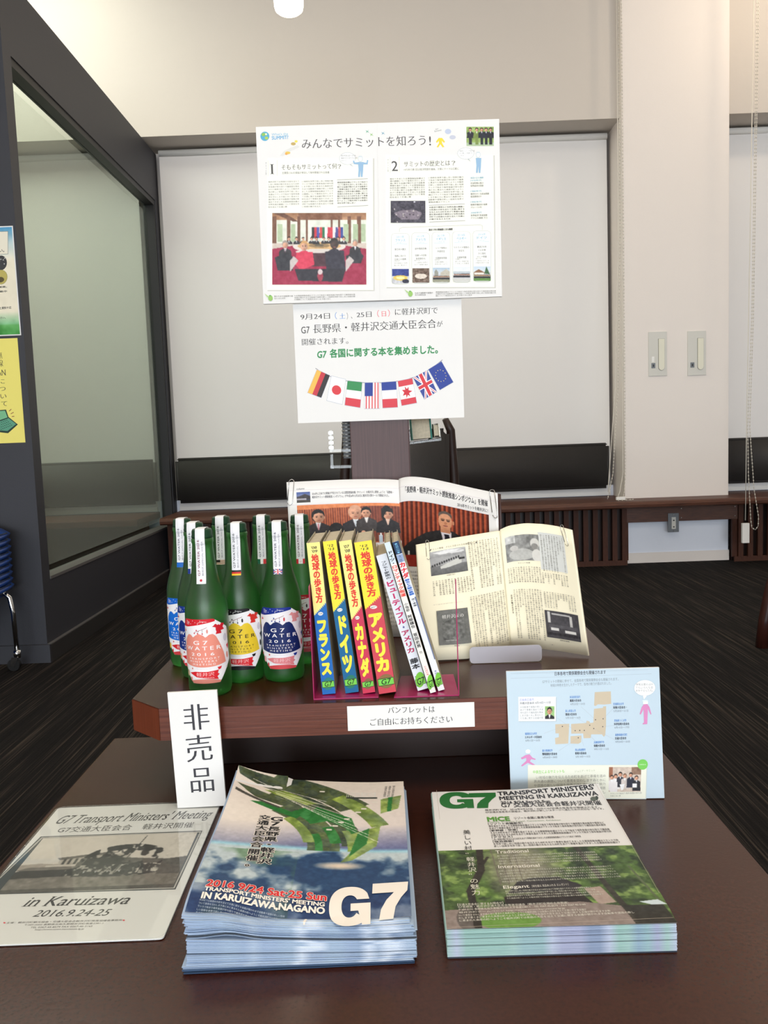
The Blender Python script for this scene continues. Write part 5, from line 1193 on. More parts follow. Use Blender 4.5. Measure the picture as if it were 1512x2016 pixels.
sR = stripes(9, None, [(158, 190, 196), (150, 176, 196), (172, 178, 206), (160, 196, 190), (190, 200, 220), (146, 162, 190), (168, 200, 196)])  # edge streaks of the print, tinted with the bluish daylight falling on them
def colR(x, i):
    c_ = sR(x, 0).copy()
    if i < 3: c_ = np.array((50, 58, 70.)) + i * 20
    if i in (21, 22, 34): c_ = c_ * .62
    return c_
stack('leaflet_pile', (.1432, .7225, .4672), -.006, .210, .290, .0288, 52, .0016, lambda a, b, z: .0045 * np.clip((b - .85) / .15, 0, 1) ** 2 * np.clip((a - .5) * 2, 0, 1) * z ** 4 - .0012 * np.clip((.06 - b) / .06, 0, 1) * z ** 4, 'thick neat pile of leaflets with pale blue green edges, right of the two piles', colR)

# ================================================================== open magazine and open book
def interp(P, n):
    P = np.array(P, float); d = np.r_[0, np.cumsum(np.linalg.norm(np.diff(P, axis=0), axis=1))]; t = np.linspace(0, d[-1], n)
    Q = np.stack([np.interp(t, d, P[:, i]) for i in range(3)], 1)
    for _ in range(6): Q[1:-1] = .25 * Q[:-2] + .5 * Q[1:-1] + .25 * Q[2:]
    return Q
class Page:
    """ruled page between a bottom and a top curve"""
    def __init__(s, bot, top, n=41): s.B = interp(bot, n); s.T = interp(top, n); s.n = n; s.w = np.linalg.norm(np.diff(s.T, axis=0), axis=1).sum(); s.h = np.linalg.norm(s.T[n // 2] - s.B[n // 2])
    def at(s, u, v, d=0.0):
        u = np.clip(np.asarray(u, float), 0, 1) * (s.n - 1); v = np.asarray(v, float)[:, None]; i = np.minimum(u.astype(int), s.n - 2); f = (u - i)[:, None]
        b = s.B[i] * (1 - f) + s.B[i + 1] * f; t = s.T[i] * (1 - f) + s.T[i + 1] * f
        db = (s.B[i + 1] - s.B[i]); n = np.cross(db, t - b); n /= np.linalg.norm(n, axis=1)[:, None]
        return b * (1 - v) + t * v + n * np.asarray(d)[:, None]
    def mesh(s, name, mat_, parent, th=.0):
        vs = np.linspace(0, 1, 9); us = np.linspace(0, 1, s.n)
        P = [[tuple(q) for q in s.at(np.full(9, u), vs, np.zeros(9))] for u in us]
        m = MB(); m.grid(P)
        if th:
            Q = [[tuple(q) for q in s.at(np.full(9, u), vs, np.full(9, -th))] for u in us]; m.grid([r[::-1] for r in Q])
            k = s.n * 9
            for i in range(s.n - 1):
                m.f.append([i * 9, (i + 1) * 9, k + (i + 1) * 9 + 8, k + i * 9 + 8]); m.sm.append(False); m.f.append([(i + 1) * 9 + 8, i * 9 + 8, k + i * 9, k + (i + 1) * 9]); m.sm.append(False)
            for j in range(8):
                for r in (0, s.n - 1): m.f.append([r * 9 + j, r * 9 + j + 1, k + r * 9 + 7 - j, k + r * 9 + 8 - j]); m.sm.append(False)
        return m.build(name, mat_, parent, fix=bool(th))
def page_print(pg, S, name, parent): return S.build(name, parent, fn=lambda u, v, d: pg.at(u / S.w, v / S.h, d + .0002), maxlen=.012)
def clip_on(pg, u, parent_label, scale=1.0, lean=.0):
    """wire paperclip hooked over the top edge of a page"""
    L, w_ = .030 * scale, .0065 * scale
    pts = []
    def P(a, z, d): p_ = pg.at([u + (a + lean * z) / pg.w], [1 + z / pg.h], [d]); return Vector(p_[0])
    f, b = .0013, -.0022
    path = [(-w_ / 2, -L * .80, f), (-w_ / 2, .001, f), (-w_ * .3, .0035, .0), (0, .0045, -.0005), (w_ * .3, .0035, -.0008), (w_ / 2, .001, f), (w_ / 2, -L * .86, f), (w_ * .3, -L * .97, f), (0, -L, f), (-w_ * .30, -L * .96, f), (-w_ * .46, -L * .90, f)]
    t = empty('paperclip', P(0, 0, 0), label=parent_label, cat='paperclip'); o = Vector(t.location)
    MB().tube([P(*q) - o for q in path], .00048 * scale, 6).build('bent_wire', M['steel'], t)

def pic_panelists():
    c = Cv(250, 190, (186, 98, 60)); 
    for i in range(44): c.rect(i / 44, .05, i / 44 + .010, .6, (122, 58, 40))
    c.poly([(0, 0), (1, 0), (1, .045), (0, .075)], (222, 132, 80)); c.rect(.62, .05, 1, .6, (136, 68, 48))
    for i in range(14): c.rect(.64 + i / 36, .05, .647 + i / 36, .6, (92, 42, 32))
    c.poly([(.28, .80), (.6, .64), (1, .58), (1, 1), (.1, 1)], (226, 224, 232)); c.poly([(.12, .86), (.6, .66), (1, .58), (1, .62), (.6, .72)], (240, 240, 246))
    c.person(.20, .19, .095, 1.32, tie=(220, 150, 160), face=.6, suit=(46, 42, 44), body=3.6)
    c.person(.56, .15, .10, 1.32, hair=(214, 160, 130), tie=(206, 216, 226), face=.1, suit=(42, 38, 42), body=3.4)
    c.person(.665, .15, .075, 1.32, shirt=(238, 234, 232), suit=(64, 58, 58), body=3.8, face=-.2)
    c.ell(.862, .18, .052, .14, (30, 25, 24)); c.person(.87, .17, .082, 1.32, suit=(34, 31, 34), shirt=(232, 196, 176), body=3.6, face=.2); c.poly([(.81, .09), (.86, .055), (.92, .09), (.925, .15), (.86, .135), (.83, .22), (.815, .25)], (30, 25, 24))
    c.person(.37, .42, .105, 1.32, skin=(30, 26, 26), suit=(32, 30, 34), face=None, body=3.2); c.ell(.43, .50, .03, .05, (222, 160, 130))
    c.ell(.63, .47, .024, .045, (234, 176, 146)); c.ell(.65, .60, .022, .02, (226, 170, 144)); c.ell(.905, .545, .035, .025, (238, 196, 174))
    for x in (.585, .685, .795): c.rect(x - .018, .55 - (x - .6) * .25, x + .018, .66 - (x - .6) * .25, (196, 214, 230)); c.rect(x - .008, .515 - (x - .6) * .25, x + .008, .56 - (x - .6) * .25, (240, 244, 248))
    return c
def pic_speaker():
    c = Cv(200, 190, (84, 36, 28))
    for i in range(19): c.rect(i / 19, 0, i / 19 + .026, 1, (176, 84, 56)); c.rect(i / 19 + .020, 0, i / 19 + .03, 1, (124, 56, 40))
    c.poly([(.10, 1), (.16, .58), (.30, .46), (.44, .40), (.60, .38), (.70, .44), (.80, .66), (.84, .84), (.30, .86)], (44, 42, 44)); c.poly([(.16, .58), (.04, .70), (-.02, .88), (.10, .90), (.28, .76)], (38, 36, 38))
    c.poly([(.46, .40), (.58, .40), (.58, .56), (.54, .80), (.50, .62)], (232, 226, 236)); c.poly([(.50, .44), (.555, .44), (.57, .62), (.53, .80), (.515, .62)], (26, 24, 40))
    c.ell(.515, .245, .075, .135, (208, 146, 110)); c.ell(.515, .155, .076, .065, (96, 84, 78)); c.ell(.515, .20, .068, .07, (212, 152, 118)); c.poly([(.46, .34), (.57, .34), (.57, .42), (.46, .42)], (196, 134, 100))
    for x in (.487, .548): c.ell(x, .235, .020, .011, (70, 46, 40)); c.rect(x - .024, .212, x + .024, .219, (80, 60, 52))
    c.ell(.518, .275, .016, .022, (186, 122, 90)); c.ell(.518, .315, .028, .010, (150, 84, 74)); c.ell(.605, .25, .012, .03, (200, 138, 104))
    c.poly([(.78, .52), (.82, .54), (.84, .46), (.86, .52), (.88, .50), (.85, .66), (.80, .68)], (228, 150, 110)); c.ell(.67, .66, .010, .012, (180, 60, 60))
    c.rect(0, .82, .2, 1, (150, 44, 32)); c.rect(.09, .76, .11, .82, (230, 230, 230)); return c

mg = empty('open_magazine', (0, 0, 0), label='open magazine with colour photos of a panel talk, leaning on the post', cat='magazine')
topR = [(.0170, 1.440, .8695), (.0254, 1.434, .8733), (.0439, 1.425, .8737), (.0687, 1.410, .8705), (.0985, 1.390, .8637), (.1327, 1.365, .8554), (.1731, 1.335, .8468)]
topL = [(-.1780, 1.445, .8707), (-.1285, 1.445, .8714), (-.0754, 1.444, .8717), (-.0225, 1.443, .8708), (.0082, 1.441, .8689), (.0170, 1.440, .8677)]
shift = lambda P, dz: [(x, y - .052, dz) for x, y, z in P]
pR = Page([(x - .003, y - .035, .6012) for x, y, z in topR], topR); pL = Page([(x + .006, y - .04, .6012) for x, y, z in topL], topL)
pL.mesh('left_page', M['paper'], mg, .0016); pR.mesh('right_page', M['paper'], mg, .0016)
cov = Page([(x + .003, y - .030, .6012) for x, y, z in topR], [(x + .006, y + .004, z - .002) for x, y, z in topR]); cov.mesh('back_cover', M['postside'], mg, .0008)
# left page: layout in crop units, straightened
S = Sheet(pL.w, pL.h, ((0, 0), (1, 0), (1, 1), (0, 1)))
S.line([(0, .056), (1, .056)], .0003, (206, 190, 206), 12); S.line([(0, .148), (.98, .148)], .0003, (206, 190, 206), 12)
S.T('column', (.085, .052), (.155, .052), .012, (60, 60, 70), shear=.3)
c = Cv(40, 28, (70, 84, 130)); c.vgrad(0, .4, (60, 84, 150), (120, 130, 170)); c.poly([(0, .5), (.6, .2), (1, .4), (1, .7), (0, .8)], (60, 56, 60)); c.rect(0, .62, .7, .74, (170, 166, 176)); c.rect(0, .76, 1, 1, (70, 66, 60)); S.img(c, (.083, .068), (.205, .135))
S.T('2016年に日本での開催が予定されている主要国首脳会議（サミット）を軽井沢に誘致しようと「長野県・', (.222, .090), (.945, .090), .0155, (70, 66, 72), bold=.01); S.T('軽井沢サミット誘致推進シンポジウム」が平成26年12月20日に軽井沢大賀ホールで開催された。', (.222, .112), (.905, .112), .0155, (70, 66, 72), bold=.01)
S.img(pic_panelists(), (.082, .152), (1.0, .56))
for i in range(14): S.T(filler(44), (.09, .60 + i * .026), (.93, .60 + i * .026), .014, (90, 88, 90))
page_print(pL, S, 'left_page_print', mg)
S = Sheet(pR.w, pR.h)
S.line([(.0, .056), (1, .056)], .0003, (206, 190, 206), 16); S.line([(.0, .150), (1, .150)], .0003, (206, 190, 206), 16)
S.T('「長野県・軽井沢サミット誘致推進シンポジウム」を開催', (.07, .098), (.905, .098), .036, (52, 48, 52), bold=.018); S.T('2016年サミットを軽井沢に！', (.60, .138), (.905, .138), .022, (70, 66, 70), bold=.01)
S.img(pic_speaker(), (.0, .152), (.912, .56))
for i in range(16): S.T(filler(20), (.10, .60 + i * .022), (.50, .60 + i * .022), .013, (100, 98, 100)); S.T(filler(20), (.54, .60 + i * .022), (.92, .60 + i * .022), .013, (100, 98, 100))
page_print(pR, S, 'right_page_print', mg)
clip_on(pL, .045, 'silver paperclip on upper left corner of the open magazine', 1.35, .12); clip_on(pR, .955, 'silver paperclip on upper right corner of the open magazine', 1.45, -.10)

# grey photos of the cream book
def g1():
    c = Cv(90, 68, (150, 150, 150)); c.vgrad(0, .3, (196, 196, 196), (150, 150, 150)); c.poly([(.1, .08), (.5, .02), (.9, .06), (.6, .16), (.3, .18)], (232, 232, 232)); c.poly([(.5, .14), (.95, .10), (.95, .18), (.6, .2)], (220, 220, 220)); c.rect(0, .28, 1, .62, (168, 168, 168)); c.vgrad(.62, 1, (120, 120, 120), (96, 96, 96))
    c.poly([(.26, .66), (.76, .42), (.86, .48), (.84, .62), (.46, .74), (.28, .76)], (206, 206, 200)); 
    for k in range(12): c.ell(.06 + k * .065, .60 - k * .022, .025, .05, (60, 60, 60))
    for k in range(4): c.ell(.80 + k * .04, .44, .02, .05, (50, 50, 50))
    return c
def g2():
    c = Cv(70, 90, (112, 112, 108)); c.poly([(.15, .15), (.85, .15), (.9, .9), (.12, .9)], (104, 104, 100)); c.noise(10, 46, 5, ((c.Y > .28) & (c.X > .15) & (c.X < .85) & (c.Y < .86)) * 1.); return c
def g3():
    c = Cv(90, 70, (140, 140, 138)); c.rect(0, 0, .3, .3, (206, 206, 204)); c.noise(9, 40, 6); c.ell(.45, .75, .36, .22, (190, 190, 186)); c.ell(.85, .35, .13, .20, (214, 212, 206)); c.ell(.84, .46, .10, .12, (150, 148, 144)); c.ell(.88, .8, .14, .24, (220, 218, 212)); c.ell(.25, .5, .12, .1, (200, 198, 194)); return c
def g4():
    c = Cv(90, 70, (74, 72, 76)); c.rect(.08, .04, .16, .44, (206, 204, 200)); c.rect(.72, .12, .80, .50, (196, 194, 190)); c.rect(.20, .08, .74, .14, (190, 188, 186)); c.rect(.1, .5, .9, .62, (92, 90, 94)); c.rect(.14, .62, .38, .72, (222, 220, 216)); c.rect(.56, .66, .88, .76, (222, 220, 216))
    for k in range(20): c.ell(.04 + k * .048, .84, .022, .06, (48, 46, 50))
    return c
ob = empty('open_book', (0, 0, 0), label='open cream book with vertical text and four grey photos, right of the row of books', cat='book')
bR = Page([(.1832, 1.290, .6067), (.2017, 1.285, .6080), (.2308, 1.270, .6065), (.2592, 1.255, .6050), (.2925, 1.235, .6030)], [(.1712, 1.300, .7918), (.1837, 1.297, .7981), (.2083, 1.287, .8023), (.2349, 1.273, .8013), (.2549, 1.257, .7985), (.2711, 1.240, .7945)])
bL = Page([(.0428, 1.235, .6040), (.0746, 1.240, .6030), (.1129, 1.245, .6020), (.1432, 1.265, .6020), (.1832, 1.290, .6067)], [(.0380, 1.255, .7789), (.0862, 1.275, .7836), (.1270, 1.290, .7866), (.1712, 1.300, .7902)])
bL.mesh('left_page', M['cream'], ob, .006); bR.mesh('right_page', M['cream'], ob, .003)
TX = (128, 124, 116)
def cols_(S, x0, x1, y0, y1, n, cpc, step=None, sz=.02):
    for i in range(n):
        x = x1 - (x1 - x0) * (i + .5) / n; k = cpc if RNG.random() > .22 else max(3, int(cpc * RNG.uniform(.3, .8)))
        S.TV(filler(k), (x, y0), (x, y0 + (y1 - y0) * k / cpc), sz, TX)
S = Sheet(bL.w, bL.h)
S.T('サミット開催　さらに注目される会議都市へ', (.16, .072), (.68, .072), .014, (110, 106, 98)); S.poly([(.14, .074), (.165, .074), (.165, .058)], (80, 80, 80)); S.poly([(.70, .072), (.725, .072), (.71, .056)], (80, 80, 80))
S.img(g1(), (.145, .085), (.575, .288)); S.T('会議棟の様子', (.32, .304), (.42, .304), .010, (100, 96, 90))
cols_(S, .60, .97, .05, .45, 11, 24, sz=.026); cols_(S, .145, .60, .33, .46, 13, 8, sz=.026); cols_(S, .54, .98, .50, .94, 13, 26, sz=.026)
S.img(g2(), (.165, .585), (.50, .875)); S.T('軽井沢産の', (.22, .655), (.45, .655), .030, (226, 224, 218), serif=True); S.T('特産品', (.32, .892), (.37, .892), .010, (100, 96, 90)); S.T(filler(9), (.24, .845), (.36, .845), .010, (214, 212, 206)); S.T(filler(12), (.14, .535), (.46, .535), .006, (190, 186, 176))
page_print(bL, S, 'left_page_print', ob)
S = Sheet(bR.w, bR.h)
S.rect((.50, .065), (.86, .36), (224, 226, 222), 8)
S.img(g3(), (.055, .085), (.515, .295)); S.T('サミット会議', (.20, .318), (.36, .318), .010, (100, 96, 90))
cols_(S, .52, .85, .08, .37, 9, 20, sz=.026); cols_(S, .05, .50, .34, .47, 13, 8, sz=.026); cols_(S, .50, .86, .38, .47, 10, 6, sz=.026); cols_(S, .10, .48, .52, .93, 11, 24, sz=.026); cols_(S, .50, .93, .53, .66, 12, 9, sz=.026); S.TV('交流の輪が広がる', (.075, .56), (.075, .72), .024, (90, 86, 80), bold=.02)
S.img(g4(), (.495, .680), (.935, .895)); S.T('国際会議場', (.66, .912), (.78, .912), .010, (100, 96, 90)); S.T('− 34 −', (.52, .955), (.58, .955), .008, (120, 116, 108))
page_print(bR, S, 'right_page_print', ob)
clip_on(bL, .13, 'silver paperclip on the left page of the cream book', .9); clip_on(bR, .86, 'silver paperclip on the right page of the cream book', .9, -.2)
hd = empty('book_rest', (.1645, 1.222, .600), (0, 0, 0), 'low translucent white book rest under the cream book', 'book holder')
MB().prism_y(rounded(-.053, .055, .001, .026, .006), 0, .0016).build('front_lip', mat('frosted_plastic', (206, 204, 214), .35, trans=.25), hd)
MB().cbox(-.053, .055, .0016, .085, .0, .0012, .0003).build('rest_base', M['acrylic'], hd)

# ================================================================== row of books between bookends
M['coverside'] = mat('cover_side', (176, 166, 142), .45, vary=.25, vscale=30)
def spine_book(i, cx, y, roll, w_, h, d, corners, cover, label, art, depth_y=0):
    t = empty('book', (cx, y, .6018 + math.sin(roll) * w_ / 2 + .0004), (0, -roll, 0), label, 'book')
    MB().cbox(-w_ / 2 + .0008, w_ / 2 - .0008, .0015, d, .002, h - .0025, .0004).build('page_block', M['pages'], t)
    MB().cbox(-w_ / 2, w_ / 2, 0, .0014, 0, h, .0004).build('spine', cover, t)
    MB().box(-w_ / 2, -w_ / 2 + .0007, .0014, d + .001, 0, h).build('front_cover', M['coverside'], t); MB().box(w_ / 2 - .0007, w_ / 2, .0014, d + .001, 0, h).build('back_cover', M['coverside'], t)
    S = Sheet(w_, h, corners); art(S); S.build('spine_print', t)
    return t
YL, PY = (248, 226, 60), (246, 234, 140)
def guide(yr, title, ycol, base, lab, c):
    """c = spine corners TL TR BR BL"""
    def P(a, b): # a across 0..1, b down 0..1
        return tuple((1 - b) * ((1 - a) * c[0][i] + a * c[1][i]) + b * ((1 - a) * c[3][i] + a * c[2][i]) for i in (0, 1))
    W_ = c[1][0] - c[0][0]
    def art(S):
        R = lambda a0, b0, a1, b1, col: S.poly([P(a0, b0), P(a1, b0), P(a1, b1), P(a0, b1)], col)
        R(0, 0, 1, 1, base)
        zz = [P(0, 0), P(1, 0), P(1, .360)]
        for k in range(9): zz += [P(1 - k / 9 - .02, .385 + k * .008), P(1 - (k + 1) / 9 + .03, .372 + k * .009)]
        S.poly(zz + [P(0, .455)], ycol)
        S.T("'" + yr[0], P(.28, .038), P(.72, .038), 20, (40, 36, 30), bold=.02, shear=.2); S.T("'" + yr[1], P(.30, .060), P(.74, .060), 20, (40, 36, 30), bold=.02, shear=.2)
        S.TV('地球の歩き方', P(.52, .070), P(.52, .372), W_ * .56, (222, 58, 44), bold=.045, hs=1.04)
        S.ell(P(.5, .443), W_ * .20, 15, (236, 234, 230)); S.T(lab, P(.36, .448), P(.64, .446), 11, (60, 60, 60), bold=.01)
        S.TV(title, P(.5, .475), P(.5, .865), W_ * .84, (248, 230, 70) if base != (14, 96, 160) or True else YL, bold=.065, hs=1.0)
        S.ell(P(.52, .925), W_ * .44, 60, tuple(int(v * .55 + q * .45) for v, q in zip(base, (60, 150, 40))), 24)
        R(.04, .905, .98, .952, (44, 66, 30)); R(.07, .909, .96, .948, (120, 206, 80)); S.T('G7', P(.22, .944), P(.78, .942), 44, (24, 30, 20), bold=.015, shear=.15)
    return art
CR = {1: ((62, 175), (172, 172), (318, 1500), (197, 1500)), 2: ((203, 165), (318, 158), (520, 1490), (400, 1490)), 3: ((350, 165), (445, 155), (670, 1490), (548, 1495)), 4: ((475, 180), (630, 160), (845, 1490), (697, 1502))}
spine_book(1, -.0909, 1.0931, .0597, .0176, .2066, .128, CR[1], mat('cover_blue', (20, 100, 176), .35), 'thick guidebook with yellow top and blue spine, leftmost of the row', guide(('08', '09'), 'フランス', PY, (20, 104, 184), 'A06', CR[1]))
spine_book(2, -.0598, 1.0947, .1049, .0179, .2083, .128, CR[2], mat('cover_teal_blue', (14, 92, 140), .35), 'thick guidebook with yellow top and teal blue spine, second from the left', guide(('12', '13'), 'ドイツ', YL, (16, 100, 150), 'A14', CR[2]))
spine_book(3, -.0368, 1.0911, .1148, .0165, .2084, .128, CR[3], mat('cover_red', (196, 50, 80), .35), 'narrower guidebook with pale yellow top and red spine, third from the left', guide(('07', '08'), 'カナダ', PY, (202, 54, 84), 'B16', CR[3]))
b4 = spine_book(4, -.0119, 1.0864, .1225, .0231, .2069, .128, CR[4], mat('cover_rose', (200, 78, 88), .35), 'thickest guidebook with yellow top and rose red spine, fourth from the left', guide(('12', '13'), 'アメリカ', YL, (206, 70, 84), 'B01', CR[4]))
MB().grid([[(.0120 + .006 * a * (1 - b * .7), .001 + a * .08, .001 + b * .2) for b in np.linspace(0, 1, 6)] for a in np.linspace(0, 1, 8)]).build('back_cover', mat('cover_tan', (206, 190, 150), .5), b4, fix=False)
def gl(S, P, W_, r=.42):
    S.ell(P(.5, .930), W_ * .46, 62, (120, 196, 60), 24); S.poly([P(.02, .925), P(.98, .920), P(.98, .965), P(.02, .968)], (60, 90, 40)); S.poly([P(.04, .928), P(.96, .923), P(.96, .962), P(.04, .965)], (124, 200, 70)); S.T('G7', P(.14, .962), P(.86, .958), 52, (24, 30, 20), bold=.015, shear=.15)
def PF(c): return lambda a, b: tuple((1 - b) * ((1 - a) * c[0][i] + a * c[1][i]) + b * ((1 - a) * c[3][i] + a * c[2][i]) for i in (0, 1))
C5 = ((668, 300), (760, 275), (1125, 1465), (1035, 1475)); C6 = ((750, 180), (800, 168), (1198, 1490), (1145, 1490)); C7 = ((808, 172), (868, 168), (1270, 1465), (1215, 1478))
def a5(S):
    P = PF(C5); S.poly([P(0, 0), P(1, 0), P(1, 1), P(0, 1)], (226, 230, 238)); S.TV('フジモト家族の', P(.5, .05), P(.5, .19), 52, (60, 64, 74), bold=.03); S.TV('ビューティフル', P(.5, .20), P(.5, .53), 84, (200, 36, 104), bold=.045); S.TV('★', P(.5, .535), P(.5, .565), 30, (50, 60, 140)); S.TV('アメリカ', P(.5, .57), P(.5, .74), 80, (184, 44, 92), bold=.04); S.TV('藤本　直', P(.5, .775), P(.5, .935), 78, (30, 30, 32), bold=.03)
    gl(S, P, 90)
def a6(S):
    P = PF(C6); S.poly([P(0, 0), P(1, 0), P(1, 1), P(0, 1)], (236, 234, 228)); S.poly([P(0, 0), P(1, 0), P(1, .14), P(0, .14)], (214, 228, 240)); S.TV('ドイツ・', P(.5, .055), P(.5, .15), 50, (50, 50, 56), bold=.04); S.TV('ロマンティック街道', P(.5, .15), P(.5, .36), 52, (226, 80, 70), bold=.045); S.TV('小塩節', P(.5, .40), P(.5, .46), 36, (100, 98, 94), bold=.02); S.TV('阿部謹也', P(.5, .48), P(.5, .57), 40, (80, 78, 76), bold=.03); S.TV('坂田史男', P(.5, .60), P(.5, .70), 40, (80, 78, 76), bold=.03); S.TV('他', P(.5, .72), P(.5, .74), 28, (120, 118, 114)); S.TV('とんぼの本', P(.5, .82), P(.5, .885), 30, (230, 80, 80))
    gl(S, P, 58)
def a7(S):
    P = PF(C7); S.poly([P(0, 0), P(1, 0), P(1, 1), P(0, 1)], (232, 234, 238)); S.poly([P(0, 0), P(1, 0), P(1, .085), P(0, .085)], (20, 50, 90)); S.TV('●世界の旅●', P(.5, .01), P(.5, .08), 34, (120, 190, 230)); S.poly([P(0, .088), P(1, .088), P(1, .14), P(0, .14)], (150, 170, 206)); S.TV('大陸', P(.5, .09), P(.5, .14), 30, (40, 60, 110))
    S.TV('カナダ', P(.5, .14), P(.5, .25), 60, (222, 46, 56), bold=.06); S.TV('野生と大陸の素顔', P(.5, .255), P(.5, .365), 46, (40, 104, 196), bold=.045); S.TV('文・木全', P(.5, .385), P(.5, .44), 36, (40, 40, 44), bold=.03); S.poly([P(.80, .38), P(1, .38), P(1, .80), P(.86, .80)], (96, 110, 150)); S.TV('★岩波書', P(.5, .865), P(.5, .925), 28, (90, 80, 160))
    gl(S, P, 58)
wc = mat('cover_white', (228, 230, 234), .35)
spine_book(5, .0357, 1.0944, .2607, .0142, .1919, .125, C5, wc, 'shorter white book with magenta title, leaning left after the guidebooks', a5)
spine_book(6, .0488, 1.0827, .2600, .0077, .2108, .125, C6, wc, 'thin white book with orange red title, leaning between two other white books', a6)
spine_book(7, .0604, 1.0909, .2637, .0087, .2105, .125, C7, wc, 'thin white book with navy head and red title, rightmost of the row', a7)
be = empty('bookend', (-.11, 1.078, .6), label='magenta steel bookend left of the guidebooks', cat='bookend')
MB().cbox(-.0006, .0006, 0, .105, 0, .153, .0003).build('upright', M['magenta'], be)
MB().cbox(0, .086, 0, .105, 0, .0014, .0004).build('base_plate', M['magenta'], be)
be = empty('bookend', (.0825, 1.0755, .6), label='magenta steel bookend under the white books, right one', cat='bookend')
MB().cbox(-.0006, .0006, 0, .005, .0014, .156, .0002).build('upright', M['magenta'], be)
MB().prism([(-.086, 0), (0, 0), (0, .094), (-.075, .094)], 0, .0014).build('base_plate', M['magenta'], be)

# ================================================================== bottles
PROF = [(0, .0), (.0235, .0), (.0275, .002), (.0293, .008), (.0295, .014), (.0295, .110), (.0290, .121), (.0268, .133), (.0228, .146), (.0190, .159), (.0170, .173), (.0155, .188), (.0146, .200), (.0141, .209), (.0150, .2105), (.0150, .2150), (.0138, .2165), (0, .2165)]
CAP = [(0, .216), (.0140, .216), (.0146, .2175), (.0144, .2195), (.0140, .2205), (.0139, .2255), (.0128, .2282), (.0100, .2290), (0, .2290)]
def smooth_prof(P, n=4):
    P = np.array(P); Q = [P[0]]
    for i in range(len(P) - 1):
        p0, p1, p2, p3 = P[max(i - 1, 0)], P[i], P[i + 1], P[min(i + 2, len(P) - 1)]
        if 4 <= i <= 12:
            for k in range(1, n + 1):
                t = k / n; Q.append(.5 * (2 * p1 + (p2 - p0) * t + (2 * p0 - 5 * p1 + 4 * p2 - p3) * t * t + (3 * p1 - p0 - 3 * p2 + p3) * t ** 3))
        else: Q.append(p2)
    return [(max(0, float(a)), float(b)) for a, b in Q]
def smooth_prof2(P):
    P = np.array(P); zz = np.linspace(.085, .206, 42); r = np.interp(zz, P[4:14, 1], P[4:14, 0])
    for _ in range(3): r[1:-1] = .25 * r[:-2] + .5 * r[1:-1] + .25 * r[2:]
    return [tuple(q) for q in P[:5]] + [(float(a), float(b)) for a, b in zip(r, zz)] + [tuple(q) for q in P[13:]]
BP = smooth_prof2(PROF); _pr = np.array([p for p in BP[1:-1]]); _pc = np.array(CAP[1:-1])
def r_at(z):
    z = np.asarray(z); r = np.interp(z, _pr[:, 1], _pr[:, 0]); rc = np.interp(z, [.2105, .216, .2175, .2282, .229], [.0150, .0150, .0150, .0132, .0105])
    return np.where(z > .209, np.maximum(rc, r * (z < .2165)), r)
bottle_mesh = None; cap_mesh = None
LBL = [(.16, 0.0), (.69, 0.0), (.97, .17), (1.0, .68), (.76, 1.0), (.28, 1.0), (.03, .70), (0, .17)]
